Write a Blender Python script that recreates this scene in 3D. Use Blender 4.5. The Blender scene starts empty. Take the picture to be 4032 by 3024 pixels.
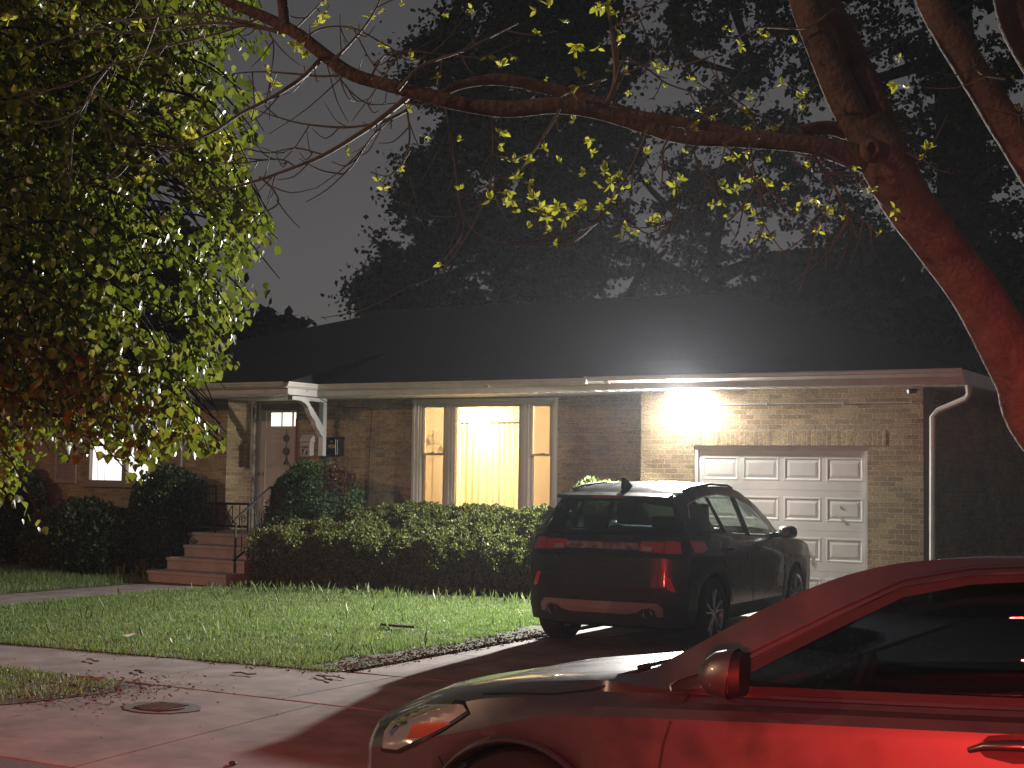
import bpy, bmesh, math, random
import numpy as np
from mathutils import Vector, Matrix, noise
from mathutils.bvhtree import BVHTree
from mathutils.geometry import delaunay_2d_cdt
from math import sin, cos, pi, radians, sqrt
RNG = np.random.default_rng(11); random.seed(5)
S = bpy.context.scene
COL = S.collection
# ------------------------------------------------------------------ camera
F = 1450.0
CAM = np.array([7.95, -18.681, 1.698])
def cam_axes(yaw, pitch, roll):
    f = np.array([-sin(yaw)*cos(pitch), cos(yaw)*cos(pitch), sin(pitch)])
    r = np.array([cos(yaw), sin(yaw), 0]); u = np.cross(r, f)
    return cos(roll)*r+sin(roll)*u, -sin(roll)*r+cos(roll)*u, f
AX = cam_axes(radians(30.289), radians(3.593), radians(.855))
cd = bpy.data.cameras.new('camera'); co = bpy.data.objects.new('camera', cd); COL.objects.link(co)
cd.sensor_width = 36; cd.lens = 36*F/1024; cd.clip_end = 1000; cd.clip_start = .05
m = Matrix.Identity(4)
for i in range(3):
    m[i][0], m[i][1], m[i][2], m[i][3] = AX[0][i], AX[1][i], -AX[2][i], CAM[i]
co.matrix_world = m; S.camera = co
K = 2.16016
def ray(x, y): return AX[2]+AX[0]*(x/K-512)/F-AX[1]*(y/K-384)/F     # sight line through a point of the layout sketch
def at(x, y, Z): return CAM+ray(x, y)*Z
def onz(x, y, z=0.): d = ray(x, y); return CAM+d*(z-CAM[2])/d[2]
def ony(x, y, Y): d = ray(x, y); return CAM+d*(Y-CAM[1])/d[1]
# ------------------------------------------------------------------ objects
ORIGIN = {}
def tag(o, label, cat, group=None, kind=None):
    if label: o['label'] = label
    if cat: o['category'] = cat
    if group: o['group'] = group
    if kind: o['kind'] = kind
    return o
def thing(name, label, cat, loc=(0, 0, 0), rz=0, group=None):
    o = bpy.data.objects.new(name, None); COL.objects.link(o)
    o.location = loc; o.rotation_euler = (0, 0, rz); o.empty_display_size = .2
    ORIGIN[o.name] = Vector(loc) if rz == 0 else Vector((0, 0, 0))
    return tag(o, label, cat, group)
def link(name, me, mat, parent=None):
    o = bpy.data.objects.new(name, me); COL.objects.link(o)
    for k in (mat if isinstance(mat, (list, tuple)) else [mat]): me.materials.append(k)
    if parent is not None:
        o.parent = parent; ORIGIN[o.name] = ORIGIN.get(parent.name, Vector((0, 0, 0)))
    return o
class MB:
    def __init__(self): self.v = []; self.f = []; self.m = []
    def add(self, vs, fs, mi=0):
        b = len(self.v); self.v += [tuple(map(float, p)) for p in vs]
        self.f += [tuple(b+i for i in q) for q in fs]; self.m += [mi]*len(fs); return self
    def box(self, x0, x1, y0, y1, z0, z1, mi=0):
        return self.add([(x0, y0, z0), (x1, y0, z0), (x1, y1, z0), (x0, y1, z0), (x0, y0, z1), (x1, y0, z1), (x1, y1, z1), (x0, y1, z1)],
                        [(3, 2, 1, 0), (4, 5, 6, 7), (0, 1, 5, 4), (1, 2, 6, 5), (2, 3, 7, 6), (3, 0, 4, 7)], mi)
    def quad(self, *p, mi=0): return self.add(p, [tuple(range(len(p)))], mi)
    def prism(self, poly, ax, a, b, mi=0):
        # poly: list of 2d points; extruded along axis ax from a to b
        def P(p, t):
            return {0: (t, p[0], p[1]), 1: (p[0], t, p[1]), 2: (p[0], p[1], t)}[ax]
        n = len(poly); vs = [P(p, a) for p in poly]+[P(p, b) for p in poly]
        fs = [tuple(range(n))[::-1], tuple(range(n, 2*n))]+[(i, (i+1) % n, n+(i+1) % n, n+i) for i in range(n)]
        return self.add(vs, fs, mi)
    def tube(self, pts, rad, n=8, caps=True, mi=0, flat=1.0):
        pts = [np.array(p, float) for p in pts]; k = len(pts)
        if np.isscalar(rad): rad = [rad]*k
        vs = []; prev = None
        for i, p in enumerate(pts):
            t = pts[min(i+1, k-1)]-pts[max(i-1, 0)]; t = t/(np.linalg.norm(t)+1e-9)
            if prev is None:
                a = np.array([0, 0, 1.]) if abs(t[2]) < .9 else np.array([1., 0, 0])
            else: a = prev
            a = a-t*(a@t); a /= np.linalg.norm(a)+1e-9; b = np.cross(t, a); prev = a
            for j in range(n):
                q = 2*pi*j/n; vs.append(p+rad[i]*(cos(q)*a*flat+sin(q)*b))
        fs = [(i*n+j, i*n+(j+1) % n, (i+1)*n+(j+1) % n, (i+1)*n+j) for i in range(k-1) for j in range(n)]
        if caps: fs += [tuple(range(n))[::-1], tuple(range((k-1)*n, k*n))]
        return self.add(vs, fs, mi)
    def lathe(self, prof, n=24, ax=1, c=(0, 0, 0), mi=0):
        # prof: (radius, offset along axis)
        vs = []; k = len(prof)
        for r, t in prof:
            for j in range(n):
                q = 2*pi*j/n; a, b = r*cos(q), r*sin(q)
                p = {0: (t, a, b), 1: (a, t, b), 2: (a, b, t)}[ax]; vs.append((p[0]+c[0], p[1]+c[1], p[2]+c[2]))
        fs = [(i*n+j, i*n+(j+1) % n, (i+1)*n+(j+1) % n, (i+1)*n+j) for i in range(k-1) for j in range(n)]
        return self.add(vs, fs, mi)
    def ball(self, c, r, n=12, sc=(1, 1, 1), mi=0):
        prof = [(max(1e-4, r*sin(pi*i/n)), -r*cos(pi*i/n)) for i in range(n+1)]
        b = len(self.v); self.lathe(prof, n*2, 2, (0, 0, 0), mi)
        for i in range(b, len(self.v)):
            v = self.v[i]; self.v[i] = (c[0]+v[0]*sc[0], c[1]+v[1]*sc[1], c[2]+v[2]*sc[2])
        return self
    def build(self, name, mat, parent=None, smooth=None, bevel=0):
        o0 = ORIGIN.get(parent.name, Vector((0, 0, 0))) if parent is not None else Vector((0, 0, 0))
        me = bpy.data.meshes.new(name)
        me.from_pydata([(v[0]-o0[0], v[1]-o0[1], v[2]-o0[2]) for v in self.v], [], self.f)
        bm = bmesh.new(); bm.from_mesh(me)
        bm.faces.ensure_lookup_table()
        for i, f in enumerate(bm.faces): f.material_index = self.m[i]
        bmesh.ops.recalc_face_normals(bm, faces=bm.faces)
        if bevel:
            bmesh.ops.bevel(bm, geom=[e for e in bm.edges if len(e.link_faces) == 2 and e.calc_face_angle() > .7], offset=bevel, segments=2, profile=.6, affect='EDGES', clamp_overlap=True)
        bm.to_mesh(me); bm.free()
        if smooth is not None:
            me.polygons.foreach_set('use_smooth', [True]*len(me.polygons)); me.set_sharp_from_angle(angle=radians(smooth))
        me.update()
        return link(name, me, mat, parent)
def soup(name, V, nper, faces, mat, parent=None, midx=None):
    """V: (N, nper, 3) vertices of N identical little polygons groups; faces: index lists inside one group."""
    N = V.shape[0]
    o0 = np.array(ORIGIN.get(parent.name, Vector((0, 0, 0)))) if parent is not None else np.zeros(3)
    V = (V-o0).reshape(-1, 3).astype(np.float32)
    me = bpy.data.meshes.new(name); me.vertices.add(len(V)); me.vertices.foreach_set('co', V.ravel())
    lens = [len(f) for f in faces]; flat = np.array([i for f in faces for i in f])
    loops = (np.arange(N)[:, None]*nper+flat[None, :]).ravel()
    starts = (np.arange(N)[:, None]*sum(lens)+np.cumsum([0]+lens[:-1])[None, :]).ravel()
    me.loops.add(len(loops)); me.loops.foreach_set('vertex_index', loops.astype(np.int32))
    me.polygons.add(len(starts)); me.polygons.foreach_set('loop_start', starts.astype(np.int32))
    me.update(calc_edges=True); me.validate()
    return link(name, me, mat, parent)
def unit(a): return a/(np.linalg.norm(a, axis=-1, keepdims=True)+1e-9)
LEAF = np.array([(0, 0, 0), (.40, .18, .05), (.46, .42, .07), (.26, .74, .05), (0, 1.08, -.06), (-.26, .74, .05), (-.46, .42, .07), (-.40, .18, .05), (0, .45, -.02)])
LEAFF = [(0, 1, 2, 8), (8, 2, 3, 4), (8, 4, 5, 6), (0, 8, 6, 7)]
BLADE = np.array([(-.5, 0, 0), (.5, 0, 0), (.38, .55, .06), (-.38, .55, .06), (0, 1, .2)])
BLADEF = [(0, 1, 2, 3), (3, 2, 4)]
DIAM = np.array([(0, 0, 0), (.5, .45, .08), (0, 1, 0), (-.5, .45, .08)])
DIAMF = [(0, 1, 2), (0, 2, 3)]
LANCE = np.array([(0, 0, 0), (.2, .3, .04), (.17, .65, .04), (0, 1, -.06), (-.17, .65, .04), (-.2, .3, .04)])
LANCEF = [(0, 1, 2, 3), (0, 3, 4, 5)]
def leaves(P, D, size, shape=LEAF, width=1.0, rng=RNG):
    """P bases, D pointing directions, size per leaf -> vertices (N, k, 3)."""
    D = unit(D); N = len(P); R = rng.normal(size=(N, 3)); X = unit(R-D*(R*D).sum(1, keepdims=True)); Zn = np.cross(X, D)
    s = np.broadcast_to(np.asarray(size, float), (N,))[:, None, None]
    return P[:, None]+s*(shape[None, :, 0:1]*width*X[:, None]+shape[None, :, 1:2]*D[:, None]+shape[None, :, 2:3]*Zn[:, None])
# ------------------------------------------------------------------ materials
class Nodes:
    def __init__(self, name):
        self.m = bpy.data.materials.new(name); self.m.use_nodes = True
        self.t = self.m.node_tree; self.n = self.t.nodes; self.b = self.n['Principled BSDF']; self.out = self.n['Material Output']
    def new(self, typ, **kw):
        x = self.n.new(typ)
        for k, v in kw.items():
            if k in x.inputs: x.inputs[k].default_value = v
            else: setattr(x, k, v)
        return x
    def l(self, a, b): self.t.links.new(a, b)
    def set(self, **kw):
        for k, v in kw.items(): self.b.inputs[k.replace('_', ' ')].default_value = v
def rgba(c): return (c[0], c[1], c[2], 1)
def mat(name, c, rough=.6, metal=0, c2=None, scale=6, detail=4, bump=0, bscale=None, coat=0, spec=.5, coord='Object', dist=.01):
    N = Nodes(name); N.set(Base_Color=rgba(c), Roughness=rough, Metallic=metal, Coat_Weight=coat, Specular_IOR_Level=spec)
    if coat: N.set(Coat_Roughness=.05)
    if c2 is not None or bump:
        tc = N.new('ShaderNodeTexCoord')
    if c2 is not None:
        nz = N.new('ShaderNodeTexNoise', Scale=scale, Detail=detail, Roughness=.6); N.l(tc.outputs[coord], nz.inputs['Vector'])
        cr = N.new('ShaderNodeValToRGB'); cr.color_ramp.elements[0].position = .35; cr.color_ramp.elements[1].position = .68
        cr.color_ramp.elements[0].color = rgba(c); cr.color_ramp.elements[1].color = rgba(c2)
        N.l(nz.outputs['Fac'], cr.inputs['Fac']); N.l(cr.outputs['Color'], N.b.inputs['Base Color'])
    if bump:
        nb = N.new('ShaderNodeTexNoise', Scale=bscale or scale*6, Detail=6); N.l(tc.outputs[coord], nb.inputs['Vector'])
        bp = N.new('ShaderNodeBump', Strength=bump, Distance=dist); N.l(nb.outputs['Fac'], bp.inputs['Height']); N.l(bp.outputs['Normal'], N.b.inputs['Normal'])
    return N.m
def leafmat(name, cols, trans=.4, rough=.45, nscale=1.2, spec=.4, patch=None):
    N = Nodes(name); g = N.new('ShaderNodeNewGeometry'); cr = N.new('ShaderNodeValToRGB')
    e = cr.color_ramp.elements
    while len(e) < len(cols): e.new(.5)
    for i, c in enumerate(cols): e[i].position = i/(len(cols)-1); e[i].color = rgba(c)
    N.l(g.outputs['Random Per Island'], cr.inputs['Fac']); col = cr.outputs['Color']
    if patch:
        tc = N.new('ShaderNodeTexCoord'); nz = N.new('ShaderNodeTexNoise', Scale=patch[1], Detail=2); N.l(tc.outputs['Object'], nz.inputs['Vector'])
        c2 = N.new('ShaderNodeValToRGB'); c2.color_ramp.elements[0].position = patch[2]; c2.color_ramp.elements[1].position = patch[2]+.06
        N.l(nz.outputs['Fac'], c2.inputs['Fac']); mx = N.new('ShaderNodeMix', data_type='RGBA')
        N.l(c2.outputs['Color'], mx.inputs[0]); N.l(col, mx.inputs[6]); mx.inputs[7].default_value = rgba(patch[0]); col = mx.outputs[2]
    N.set(Roughness=rough, Specular_IOR_Level=spec); N.l(col, N.b.inputs['Base Color'])
    if trans:
        tr = N.new('ShaderNodeBsdfTranslucent'); mx = N.new('ShaderNodeMixShader'); mx.inputs[0].default_value = trans
        hs = N.new('ShaderNodeHueSaturation', Value=1.5, Saturation=1.1); N.l(col, hs.inputs['Color']); N.l(hs.outputs['Color'], tr.inputs['Color'])
        N.l(N.b.outputs[0], mx.inputs[1]); N.l(tr.outputs[0], mx.inputs[2]); N.l(mx.outputs[0], N.out.inputs['Surface'])
    return N.m
def emis(name, c, s):
    N = Nodes(name); N.set(Base_Color=(0, 0, 0, 1), Emission_Color=rgba(c), Emission_Strength=s); return N.m
def glassmat(name, tint=(.5, .55, .55), rough=0.0, fres=1.45, dew=None, diffuse=.4):
    N = Nodes(name); tr = N.new('ShaderNodeBsdfTransparent'); tr.inputs[0].default_value = rgba(tint)
    gl = N.new('ShaderNodeBsdfGlossy', Roughness=rough); lw = N.new('ShaderNodeLayerWeight', Blend=.5); pw = N.new('ShaderNodeMath', operation='POWER'); pw.inputs[1].default_value = 5; N.l(lw.outputs['Facing'], pw.inputs[0])
    fr = N.new('ShaderNodeMath', operation='MULTIPLY_ADD'); f0 = ((fres-1)/(fres+1))**2; fr.inputs[1].default_value = (1-f0)*.8; fr.inputs[2].default_value = f0; N.l(pw.outputs[0], fr.inputs[0]); mx = N.new('ShaderNodeMixShader')
    N.l(fr.outputs[0], mx.inputs[0]); N.l(tr.outputs[0], mx.inputs[1]); N.l(gl.outputs[0], mx.inputs[2]); sh = mx.outputs[0]
    if dew:
        tl = N.new('ShaderNodeBsdfTranslucent'); tl.inputs[0].default_value = rgba(dew[0]); df = N.new('ShaderNodeBsdfDiffuse'); df.inputs[0].default_value = rgba(dew[0])
        ad = N.new('ShaderNodeMixShader'); ad.inputs[0].default_value = diffuse; N.l(tl.outputs[0], ad.inputs[1]); N.l(df.outputs[0], ad.inputs[2])
        tc = N.new('ShaderNodeTexCoord'); n1 = N.new('ShaderNodeTexNoise', Scale=dew[1], Detail=5, Roughness=.7); N.l(tc.outputs['Object'], n1.inputs['Vector'])
        v = N.new('ShaderNodeTexVoronoi', Scale=dew[1]*14); N.l(tc.outputs['Object'], v.inputs['Vector'])
        m1 = N.new('ShaderNodeMath', operation='MULTIPLY'); N.l(n1.outputs['Fac'], m1.inputs[0]); m2 = N.new('ShaderNodeMapRange', **{'From Min': 0., 'From Max': .55, 'To Min': 1.2, 'To Max': .3}); N.l(v.outputs['Distance'], m2.inputs['Value'])
        N.l(m2.outputs[0], m1.inputs[1]); mr = N.new('ShaderNodeMapRange', **{'From Min': .25, 'From Max': .7, 'To Min': dew[2], 'To Max': dew[3]}); N.l(m1.outputs[0], mr.inputs['Value'])
        m3 = N.new('ShaderNodeMixShader'); N.l(mr.outputs[0], m3.inputs[0]); N.l(sh, m3.inputs[1]); N.l(ad.outputs[0], m3.inputs[2]); sh = m3.outputs[0]
    N.l(sh, N.out.inputs['Surface']); return N.m
def brick(name, soldier=False, c=((.50, .37, .21), (.31, .22, .125)), mortar=(.54, .47, .36), bw=.2032, bh=.0677, bump=1.0):
    N = Nodes(name); tc = N.new('ShaderNodeTexCoord'); sp = N.new('ShaderNodeSeparateXYZ'); N.l(tc.outputs['Object'], sp.inputs[0])
    ad = N.new('ShaderNodeMath', operation='ADD'); N.l(sp.outputs[0], ad.inputs[0]); N.l(sp.outputs[1], ad.inputs[1])
    cb = N.new('ShaderNodeCombineXYZ')
    if soldier:
        az = N.new('ShaderNodeMath', operation='ADD'); az.inputs[1].default_value = .087; N.l(sp.outputs[2], az.inputs[0]); N.l(az.outputs[0], cb.inputs[0]); N.l(ad.outputs[0], cb.inputs[1])
    else: N.l(ad.outputs[0], cb.inputs[0]); N.l(sp.outputs[2], cb.inputs[1])
    # wobble
    nz = N.new('ShaderNodeTexNoise', Scale=9., Detail=3); N.l(tc.outputs['Object'], nz.inputs['Vector'])
    va = N.new('ShaderNodeVectorMath', operation='MULTIPLY_ADD'); N.l(nz.outputs['Color'], va.inputs[0]); va.inputs[1].default_value = (.012, .012, 0); N.l(cb.outputs[0], va.inputs[2])
    bt = N.new('ShaderNodeTexBrick', Scale=1.0, **{'Mortar Size': .0065, 'Mortar Smooth': .25, 'Bias': 0.0, 'Brick Width': bw, 'Row Height': bh})
    bt.inputs['Color1'].default_value = rgba(c[0]); bt.inputs['Color2'].default_value = rgba(c[1]); bt.inputs['Mortar'].default_value = rgba(mortar)
    if soldier: bt.offset = 0.0
    N.l(va.outputs[0], bt.inputs['Vector'])
    n2 = N.new('ShaderNodeTexNoise', Scale=38., Detail=5, Roughness=.65); N.l(tc.outputs['Object'], n2.inputs['Vector'])
    n3 = N.new('ShaderNodeTexNoise', Scale=2.2, Detail=3); N.l(tc.outputs['Object'], n3.inputs['Vector'])
    mr = N.new('ShaderNodeMapRange', **{'From Min': .3, 'From Max': .7, 'To Min': .5, 'To Max': 1.35}); N.l(n2.outputs['Fac'], mr.inputs['Value'])
    mr3 = N.new('ShaderNodeMapRange', **{'From Min': .3, 'From Max': .7, 'To Min': .8, 'To Max': 1.15}); N.l(n3.outputs['Fac'], mr3.inputs['Value'])
    mm = N.new('ShaderNodeMath', operation='MULTIPLY'); N.l(mr.outputs[0], mm.inputs[0]); N.l(mr3.outputs[0], mm.inputs[1])
    sc = N.new('ShaderNodeVectorMath', operation='SCALE'); N.l(bt.outputs['Color'], sc.inputs[0]); N.l(mm.outputs[0], sc.inputs['Scale'])
    N.l(sc.outputs[0], N.b.inputs['Base Color']); N.set(Roughness=.9, Specular_IOR_Level=.2)
    hm = N.new('ShaderNodeMath', operation='SUBTRACT'); N.l(n2.outputs['Fac'], hm.inputs[0]); N.l(bt.outputs['Fac'], hm.inputs[1])
    bp = N.new('ShaderNodeBump', Strength=bump, Distance=.03); N.l(hm.outputs[0], bp.inputs['Height']); N.l(bp.outputs['Normal'], N.b.inputs['Normal'])
    return N.m
M = {}
M['brick'] = brick('tan_brick'); M['soldier'] = brick('soldier_brick', True)
M['trim'] = mat('off_white_trim', (.62, .60, .57), .45, c2=(.52, .49, .46), scale=3)
M['white'] = mat('white_paint', (.75, .75, .74), .4, c2=(.66, .66, .65), scale=4)
M['soffit'] = mat('vented_soffit', (.66, .64, .6), .5)
M['roof'] = mat('asphalt_shingle', (.022, .0215, .025), .95, c2=(.045, .044, .048), scale=30, bump=.6, bscale=60, spec=.1)
M['windowframe'] = mat('window_frame_vinyl', (.55, .53, .5), .4)
M['darkframe'] = mat('dark_bronze_frame', (.06, .05, .045), .4)
M['concrete'] = mat('concrete', (.088, .068, .061), .85, c2=(.205, .163, .149), scale=2.1, detail=8, bump=.25, bscale=90, dist=.004)
M['concrete_old'] = mat('worn_concrete', (.10, .079, .072), .9, c2=(.20, .164, .151), scale=2.9, detail=9, bump=.4, bscale=120, dist=.005)
M['step'] = mat('step_concrete', (.30, .27, .25), .9, c2=(.40, .36, .33), scale=4, detail=6, bump=.3, bscale=60)
M['soil'] = mat('dark_soil', (.018, .014, .01), .95, c2=(.05, .036, .024), scale=14, detail=8, bump=1, bscale=50, dist=.03)
M['turf'] = mat('turf_soil', (.03, .036, .014), .95, c2=(.055, .06, .025), scale=9, detail=6, bump=1, bscale=60, dist=.02)
M['iron'] = mat('black_iron', (.012, .011, .011), .5)
M['rubber'] = mat('tyre_rubber', (.012, .012, .013), .85)
M['black'] = mat('black_plastic', (.012, .012, .013), .55)
M['chrome'] = mat('chrome', (.75, .75, .76), .12, 1)
M['alloy'] = mat('alloy_wheel', (.35, .35, .36), .3, .9)
M['navy'] = mat('navy_enamel', (.008, .012, .03), .2, coat=.5)
M['gold'] = mat('cream_badge', (.62, .55, .33), .4)
M['brass'] = mat('worn_brass', (.5, .36, .12), .35, .8)
M['galv'] = mat('galvanised_pipe', (.5, .5, .5), .4, .3)
M['bark'] = mat('ash_bark', (.115, .062, .05), .9, c2=(.21, .13, .105), scale=7, detail=9, bump=1.0, bscale=34, dist=.02)
M['bark_dark'] = mat('dark_bark', (.018, .016, .014), .95, c2=(.035, .03, .026), scale=6, bump=1, bscale=30, dist=.03)
M['twig'] = mat('twig_bark', (.17, .13, .11), .7)
M['wire'] = mat('black_cable', (.02, .018, .018), .6)
# ================================================================== house
house = thing('brick_house', 'single storey tan brick ranch house with dark hipped roof and lit windows', 'house', (-3, 0, 0))
YM = .7                                     # recessed front wall
ZS = 2.905                                  # soffit
def wallbox(x0, x1, y, z0, z1, holes, back=.22):
    """front wall slab at y..y+back with rectangular holes (a,b,c,d)=(x0,x1,z0,z1)."""
    mb = MB(); xs = sorted({x0, x1, *[h[0] for h in holes], *[h[1] for h in holes]}); zs = sorted({z0, z1, *[h[2] for h in holes], *[h[3] for h in holes]})
    def solid(i, j):
        if i < 0 or j < 0 or i >= len(xs)-1 or j >= len(zs)-1: return False
        cx, cz = (xs[i]+xs[i+1])/2, (zs[j]+zs[j+1])/2
        return not any(h[0] < cx < h[1] and h[2] < cz < h[3] for h in holes)
    for i in range(len(xs)-1):
        for j in range(len(zs)-1):
            if not solid(i, j): continue
            a, b, c, d = xs[i], xs[i+1], zs[j], zs[j+1]
            mb.quad((a, y, c), (b, y, c), (b, y, d), (a, y, d)); mb.quad((a, y+back, c), (b, y+back, c), (b, y+back, d), (a, y+back, d))
            if not solid(i-1, j): mb.quad((a, y, c), (a, y+back, c), (a, y+back, d), (a, y, d))
            if not solid(i+1, j): mb.quad((b, y, c), (b, y+back, c), (b, y+back, d), (b, y, d))
            if not solid(i, j-1): mb.quad((a, y, c), (b, y, c), (b, y+back, c), (a, y+back, c))
            if not solid(i, j+1): mb.quad((a, y, d), (b, y, d), (b, y+back, d), (a, y+back, d))
    return mb
XL, XR = -.83, 3.142
GD = (-.02, 2.42, -.05, 2.145)
w = wallbox(XL, XR, 0, -.1, 2.96, [GD]); w.box(XR-.22, XR, .22, 8.5, -.1, 2.96); w.box(XL, XL+.22, .22, YM+.3, -.1, 2.96)
w.build('wall', M['brick'], house)
MB().box(-.06, 2.66, -.006, .1, 2.148, 2.352).build('lintel', M['soldier'], house)
BW = (-5.16, -2.56, .80, 2.86)
DR = (-8.46, -7.54, .72, 2.86)
w = wallbox(-8.5, XL+.001, YM, -.1, 2.96, [BW, DR]); w.build('wall', M['brick'], house)
LW = (-11.75, -10.06, 1.44, 2.78)
w = wallbox(-14.2, -8.5, 0, -.1, 2.96, [LW]); w.box(-8.72, -8.5, .22, YM+.2, -.1, 2.96); w.box(-14.2, -13.98, .22, 8.5, -.1, 2.96); w.box(-14.2, XR, 8.5, 8.7, -.1, 2.96)
w.build('wall', M['brick'], house)
# roof: hipped, following the stepped eaves
er = [(-14.75, -.95), (-6.45, -.95), (-6.45, -.22), (-1.45, -.22), (-1.45, -.43), (3.76, -.43)]
RZ = 3.10; RY, RTZ, RX0, RX1 = 5.0, 4.90, -8.95, -1.35
mb = MB(); top = lambda x: (min(max(x, RX0), RX1), RY, RTZ)
ys = -.22
mb.quad((-14.75, ys, RZ), (3.76, ys, RZ), top(3.76), top(-14.75))
def onroof(y): return RZ+(RTZ-RZ)*(y-ys)/(RY-ys)+.006
for xa, xb, ya, yt in ((-14.75, -6.45, -.95, 1.7), (-1.45, 3.76, -.43, .6)):
    mb.quad((xa, ya, RZ+.002), (xb, ya, RZ+.002), (xb, yt, onroof(yt)), (xa, yt, onroof(yt)))
    for x in (xa, xb): mb.add([(x, ya, RZ+.002), (x, ys, RZ-.01), (x, yt, onroof(yt))], [(0, 1, 2)])
mb.quad((-14.75, ys, RZ), top(-14.75), (-14.75, 9.2, RZ)); mb.quad((3.76, ys, RZ), (3.76, 9.2, RZ), top(3.76))
mb.quad((-14.75, 9.2, RZ), top(-14.75), top(3.76), (3.76, 9.2, RZ))
roof = mb.build('roof', M['roof'], house)
MB().box(-9.9, -8.3, 5.6, 6.2, 4.6, 5.02).build('chimney', M['roof'], roof)
rc = MB(); rc.tube([(RX0, RY, RTZ+.01), (RX1, RY, RTZ+.01)], .05, 6); rc.tube([(RX1, RY, RTZ+.01), (3.76, -.43, RZ+.01)], .04, 6); rc.build('ridge_cap', M['roof'], roof)
# fascia, gutters, soffit
fas = MB(); gut = MB(); sof = MB()
GP = [(0, .0), (-.06, .0), (-.105, .035), (-.105, .05), (-.125, .075), (-.125, .095), (-.115, .095), (-.1, .06), (0, .012)]
def eave(xa, xb, y, ywall, zf0=2.915, zg=3.0):
    fas.box(xa, xb, y+.0, y+.025, zf0, 3.085)
    gut.prism([(y+p[0], zg+p[1]) for p in GP], 0, xa, xb)
    n = int((xb-xa)/.1)
    for i in range(n):
        a = xa+(xb-xa)*i/n; b = xa+(xb-xa)*(i+1)/n
        sof.box(a+.004, b-.004, y+.026, ywall, ZS+(.004 if i % 2 else 0), ZS+.02)
eave(-14.75, -6.45, -.95, .0); sof.box(-8.5, -6.45, 0.001, YM, ZS, ZS+.02)
eave(-6.449, -1.45, -.22, YM-.002); eave(-1.449, 3.76, -.43, -.003)
sof.box(-1.449, XL-.002, -.002, YM-.002, ZS+.002, ZS+.02); sof.box(XR+.003, 3.735, 0.0, 8.7, ZS, ZS+.02)
fas.box(3.735, 3.76, -.404, 9.2, 2.915, 3.085)
fas.box(-6.475, -6.45, -.924, -.0, 2.915, 3.085); fas.box(-1.449, -1.424, -.404, YM-.2, 2.915, 3.085)
gut.prism([(-6.45-p[0]*.9, 3.0+p[1]) for p in GP], 1, -1.07, -.24)
gut.box(-1.47, -1.43, -.553, -.40, 3.0, 3.10)
fas.build('fascia', M['trim'], house); g = gut.build('gutter', M['trim'], house); sof.build('soffit', M['soffit'], house)
for x, y in ((3.42, -.43), (-1.1, -.43), (-3.2, -.22), (-9.1, -.95)):
    MB().prism([(y-.003+p[0]*1.03, 2.997+p[1]*1.03) for p in GP], 0, x, x+.012).build('gutter_seam', M['trim'], g)

mb = MB()
dp = [(3.74, -.15, 2.93), (3.745, -.12, 2.80), (3.70, -.10, 2.74), (3.34, -.03, 2.60), (3.265, -.02, 2.52), (3.255, -.02, .15)]
mb.tube(dp, .048, 8, flat=.8); mb.build('downspout', M['trim'], house, 40)
mb = MB(); mb.box(XR, XR+.09, .02, .1, -.05, 2.9); mb.build('corner_board', M['darkframe'], house)
# conduit along the garage wall
mb = MB(); mb.tube([(.05, -.02, 2.712), (3.14, -.02, 2.708)], .011, 6); mb.tube([(-.02, -.015, 2.36), (-.02, -.015, 2.70)], .012, 6); mb.tube([(-.05, -.013, 2.36), (-.05, -.013, 2.66)], .007, 5)
for x in (1.05, 2.1, 3.0): mb.box(x-.012, x+.012, -.036, 0, 2.69, 2.73)
mb.build('conduit', M['galv'], house)
# garage door: frame + four raised panel sections
fr = MB(); fr.box(-.02, .03, .03, .12, -.02, 2.145); fr.box(2.375, 2.42, .03, .12, -.02, 2.145); fr.box(.03, 2.375, .03, .12, 2.085, 2.145)
def raised(mb, x0, x1, z0, z1, y):
    """sunk moulding with a raised bevelled field; y = face plane (toward -y is outward)."""
    R = lambda d, yy: [(x0+d, yy, z0+d), (x1-d, yy, z0+d), (x1-d, yy, z1-d), (x0+d, yy, z1-d)]
    rings = [R(0, y), R(.016, y-.003), R(.026, y-.003), R(.042, y+.005), R(.052, y+.005), R(.086, y-.001)]
    b = []
    for r in rings: b.append(len(mb.v)); mb.v += r
    for a, c in zip(b[:-1], b[1:]):
        for i in range(4): mb.f.append((a+i, a+(i+1) % 4, c+(i+1) % 4, c+i)); mb.m.append(0)
    mb.f.append(tuple(b[-1]+i for i in range(4))); mb.m.append(0)
door = MB()
Yd = .075; ZT = 2.085
for k in range(4):
    z1 = ZT-.5325*k-.002; z0 = ZT-.5325*(k+1)+.002 if k < 3 else -.02
    px = [(.075, .612), (.668, 1.197), (1.253, 1.782), (1.838, 2.352)]
    pz0, pz1 = ZT-.5325*k-.415, ZT-.5325*k-.085
    xs = [.03]+[q for p in px for q in p]+[2.375]
    for i in range(0, len(xs)-1):
        a, b = xs[i], xs[i+1]
        if i % 2 == 0: door.quad((a, Yd, z0), (b, Yd, z0), (b, Yd, z1), (a, Yd, z1))
        else:
            door.quad((a, Yd, z0), (b, Yd, z0), (b, Yd, pz0), (a, Yd, pz0)); door.quad((a, Yd, pz1), (b, Yd, pz1), (b, Yd, z1), (a, Yd, z1)); raised(door, a, b, pz0, pz1, Yd)
    door.quad((.03, Yd, z0), (2.375, Yd, z0), (2.375, Yd+.02, z0-.006), (.03, Yd+.02, z0-.006)); door.quad((.03, Yd, z1), (2.375, Yd, z1), (2.375, Yd+.02, z1+.006), (.03, Yd+.02, z1+.006))
door.box(.03, 2.375, Yd+.03, Yd+.06, -.02, ZT)
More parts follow.
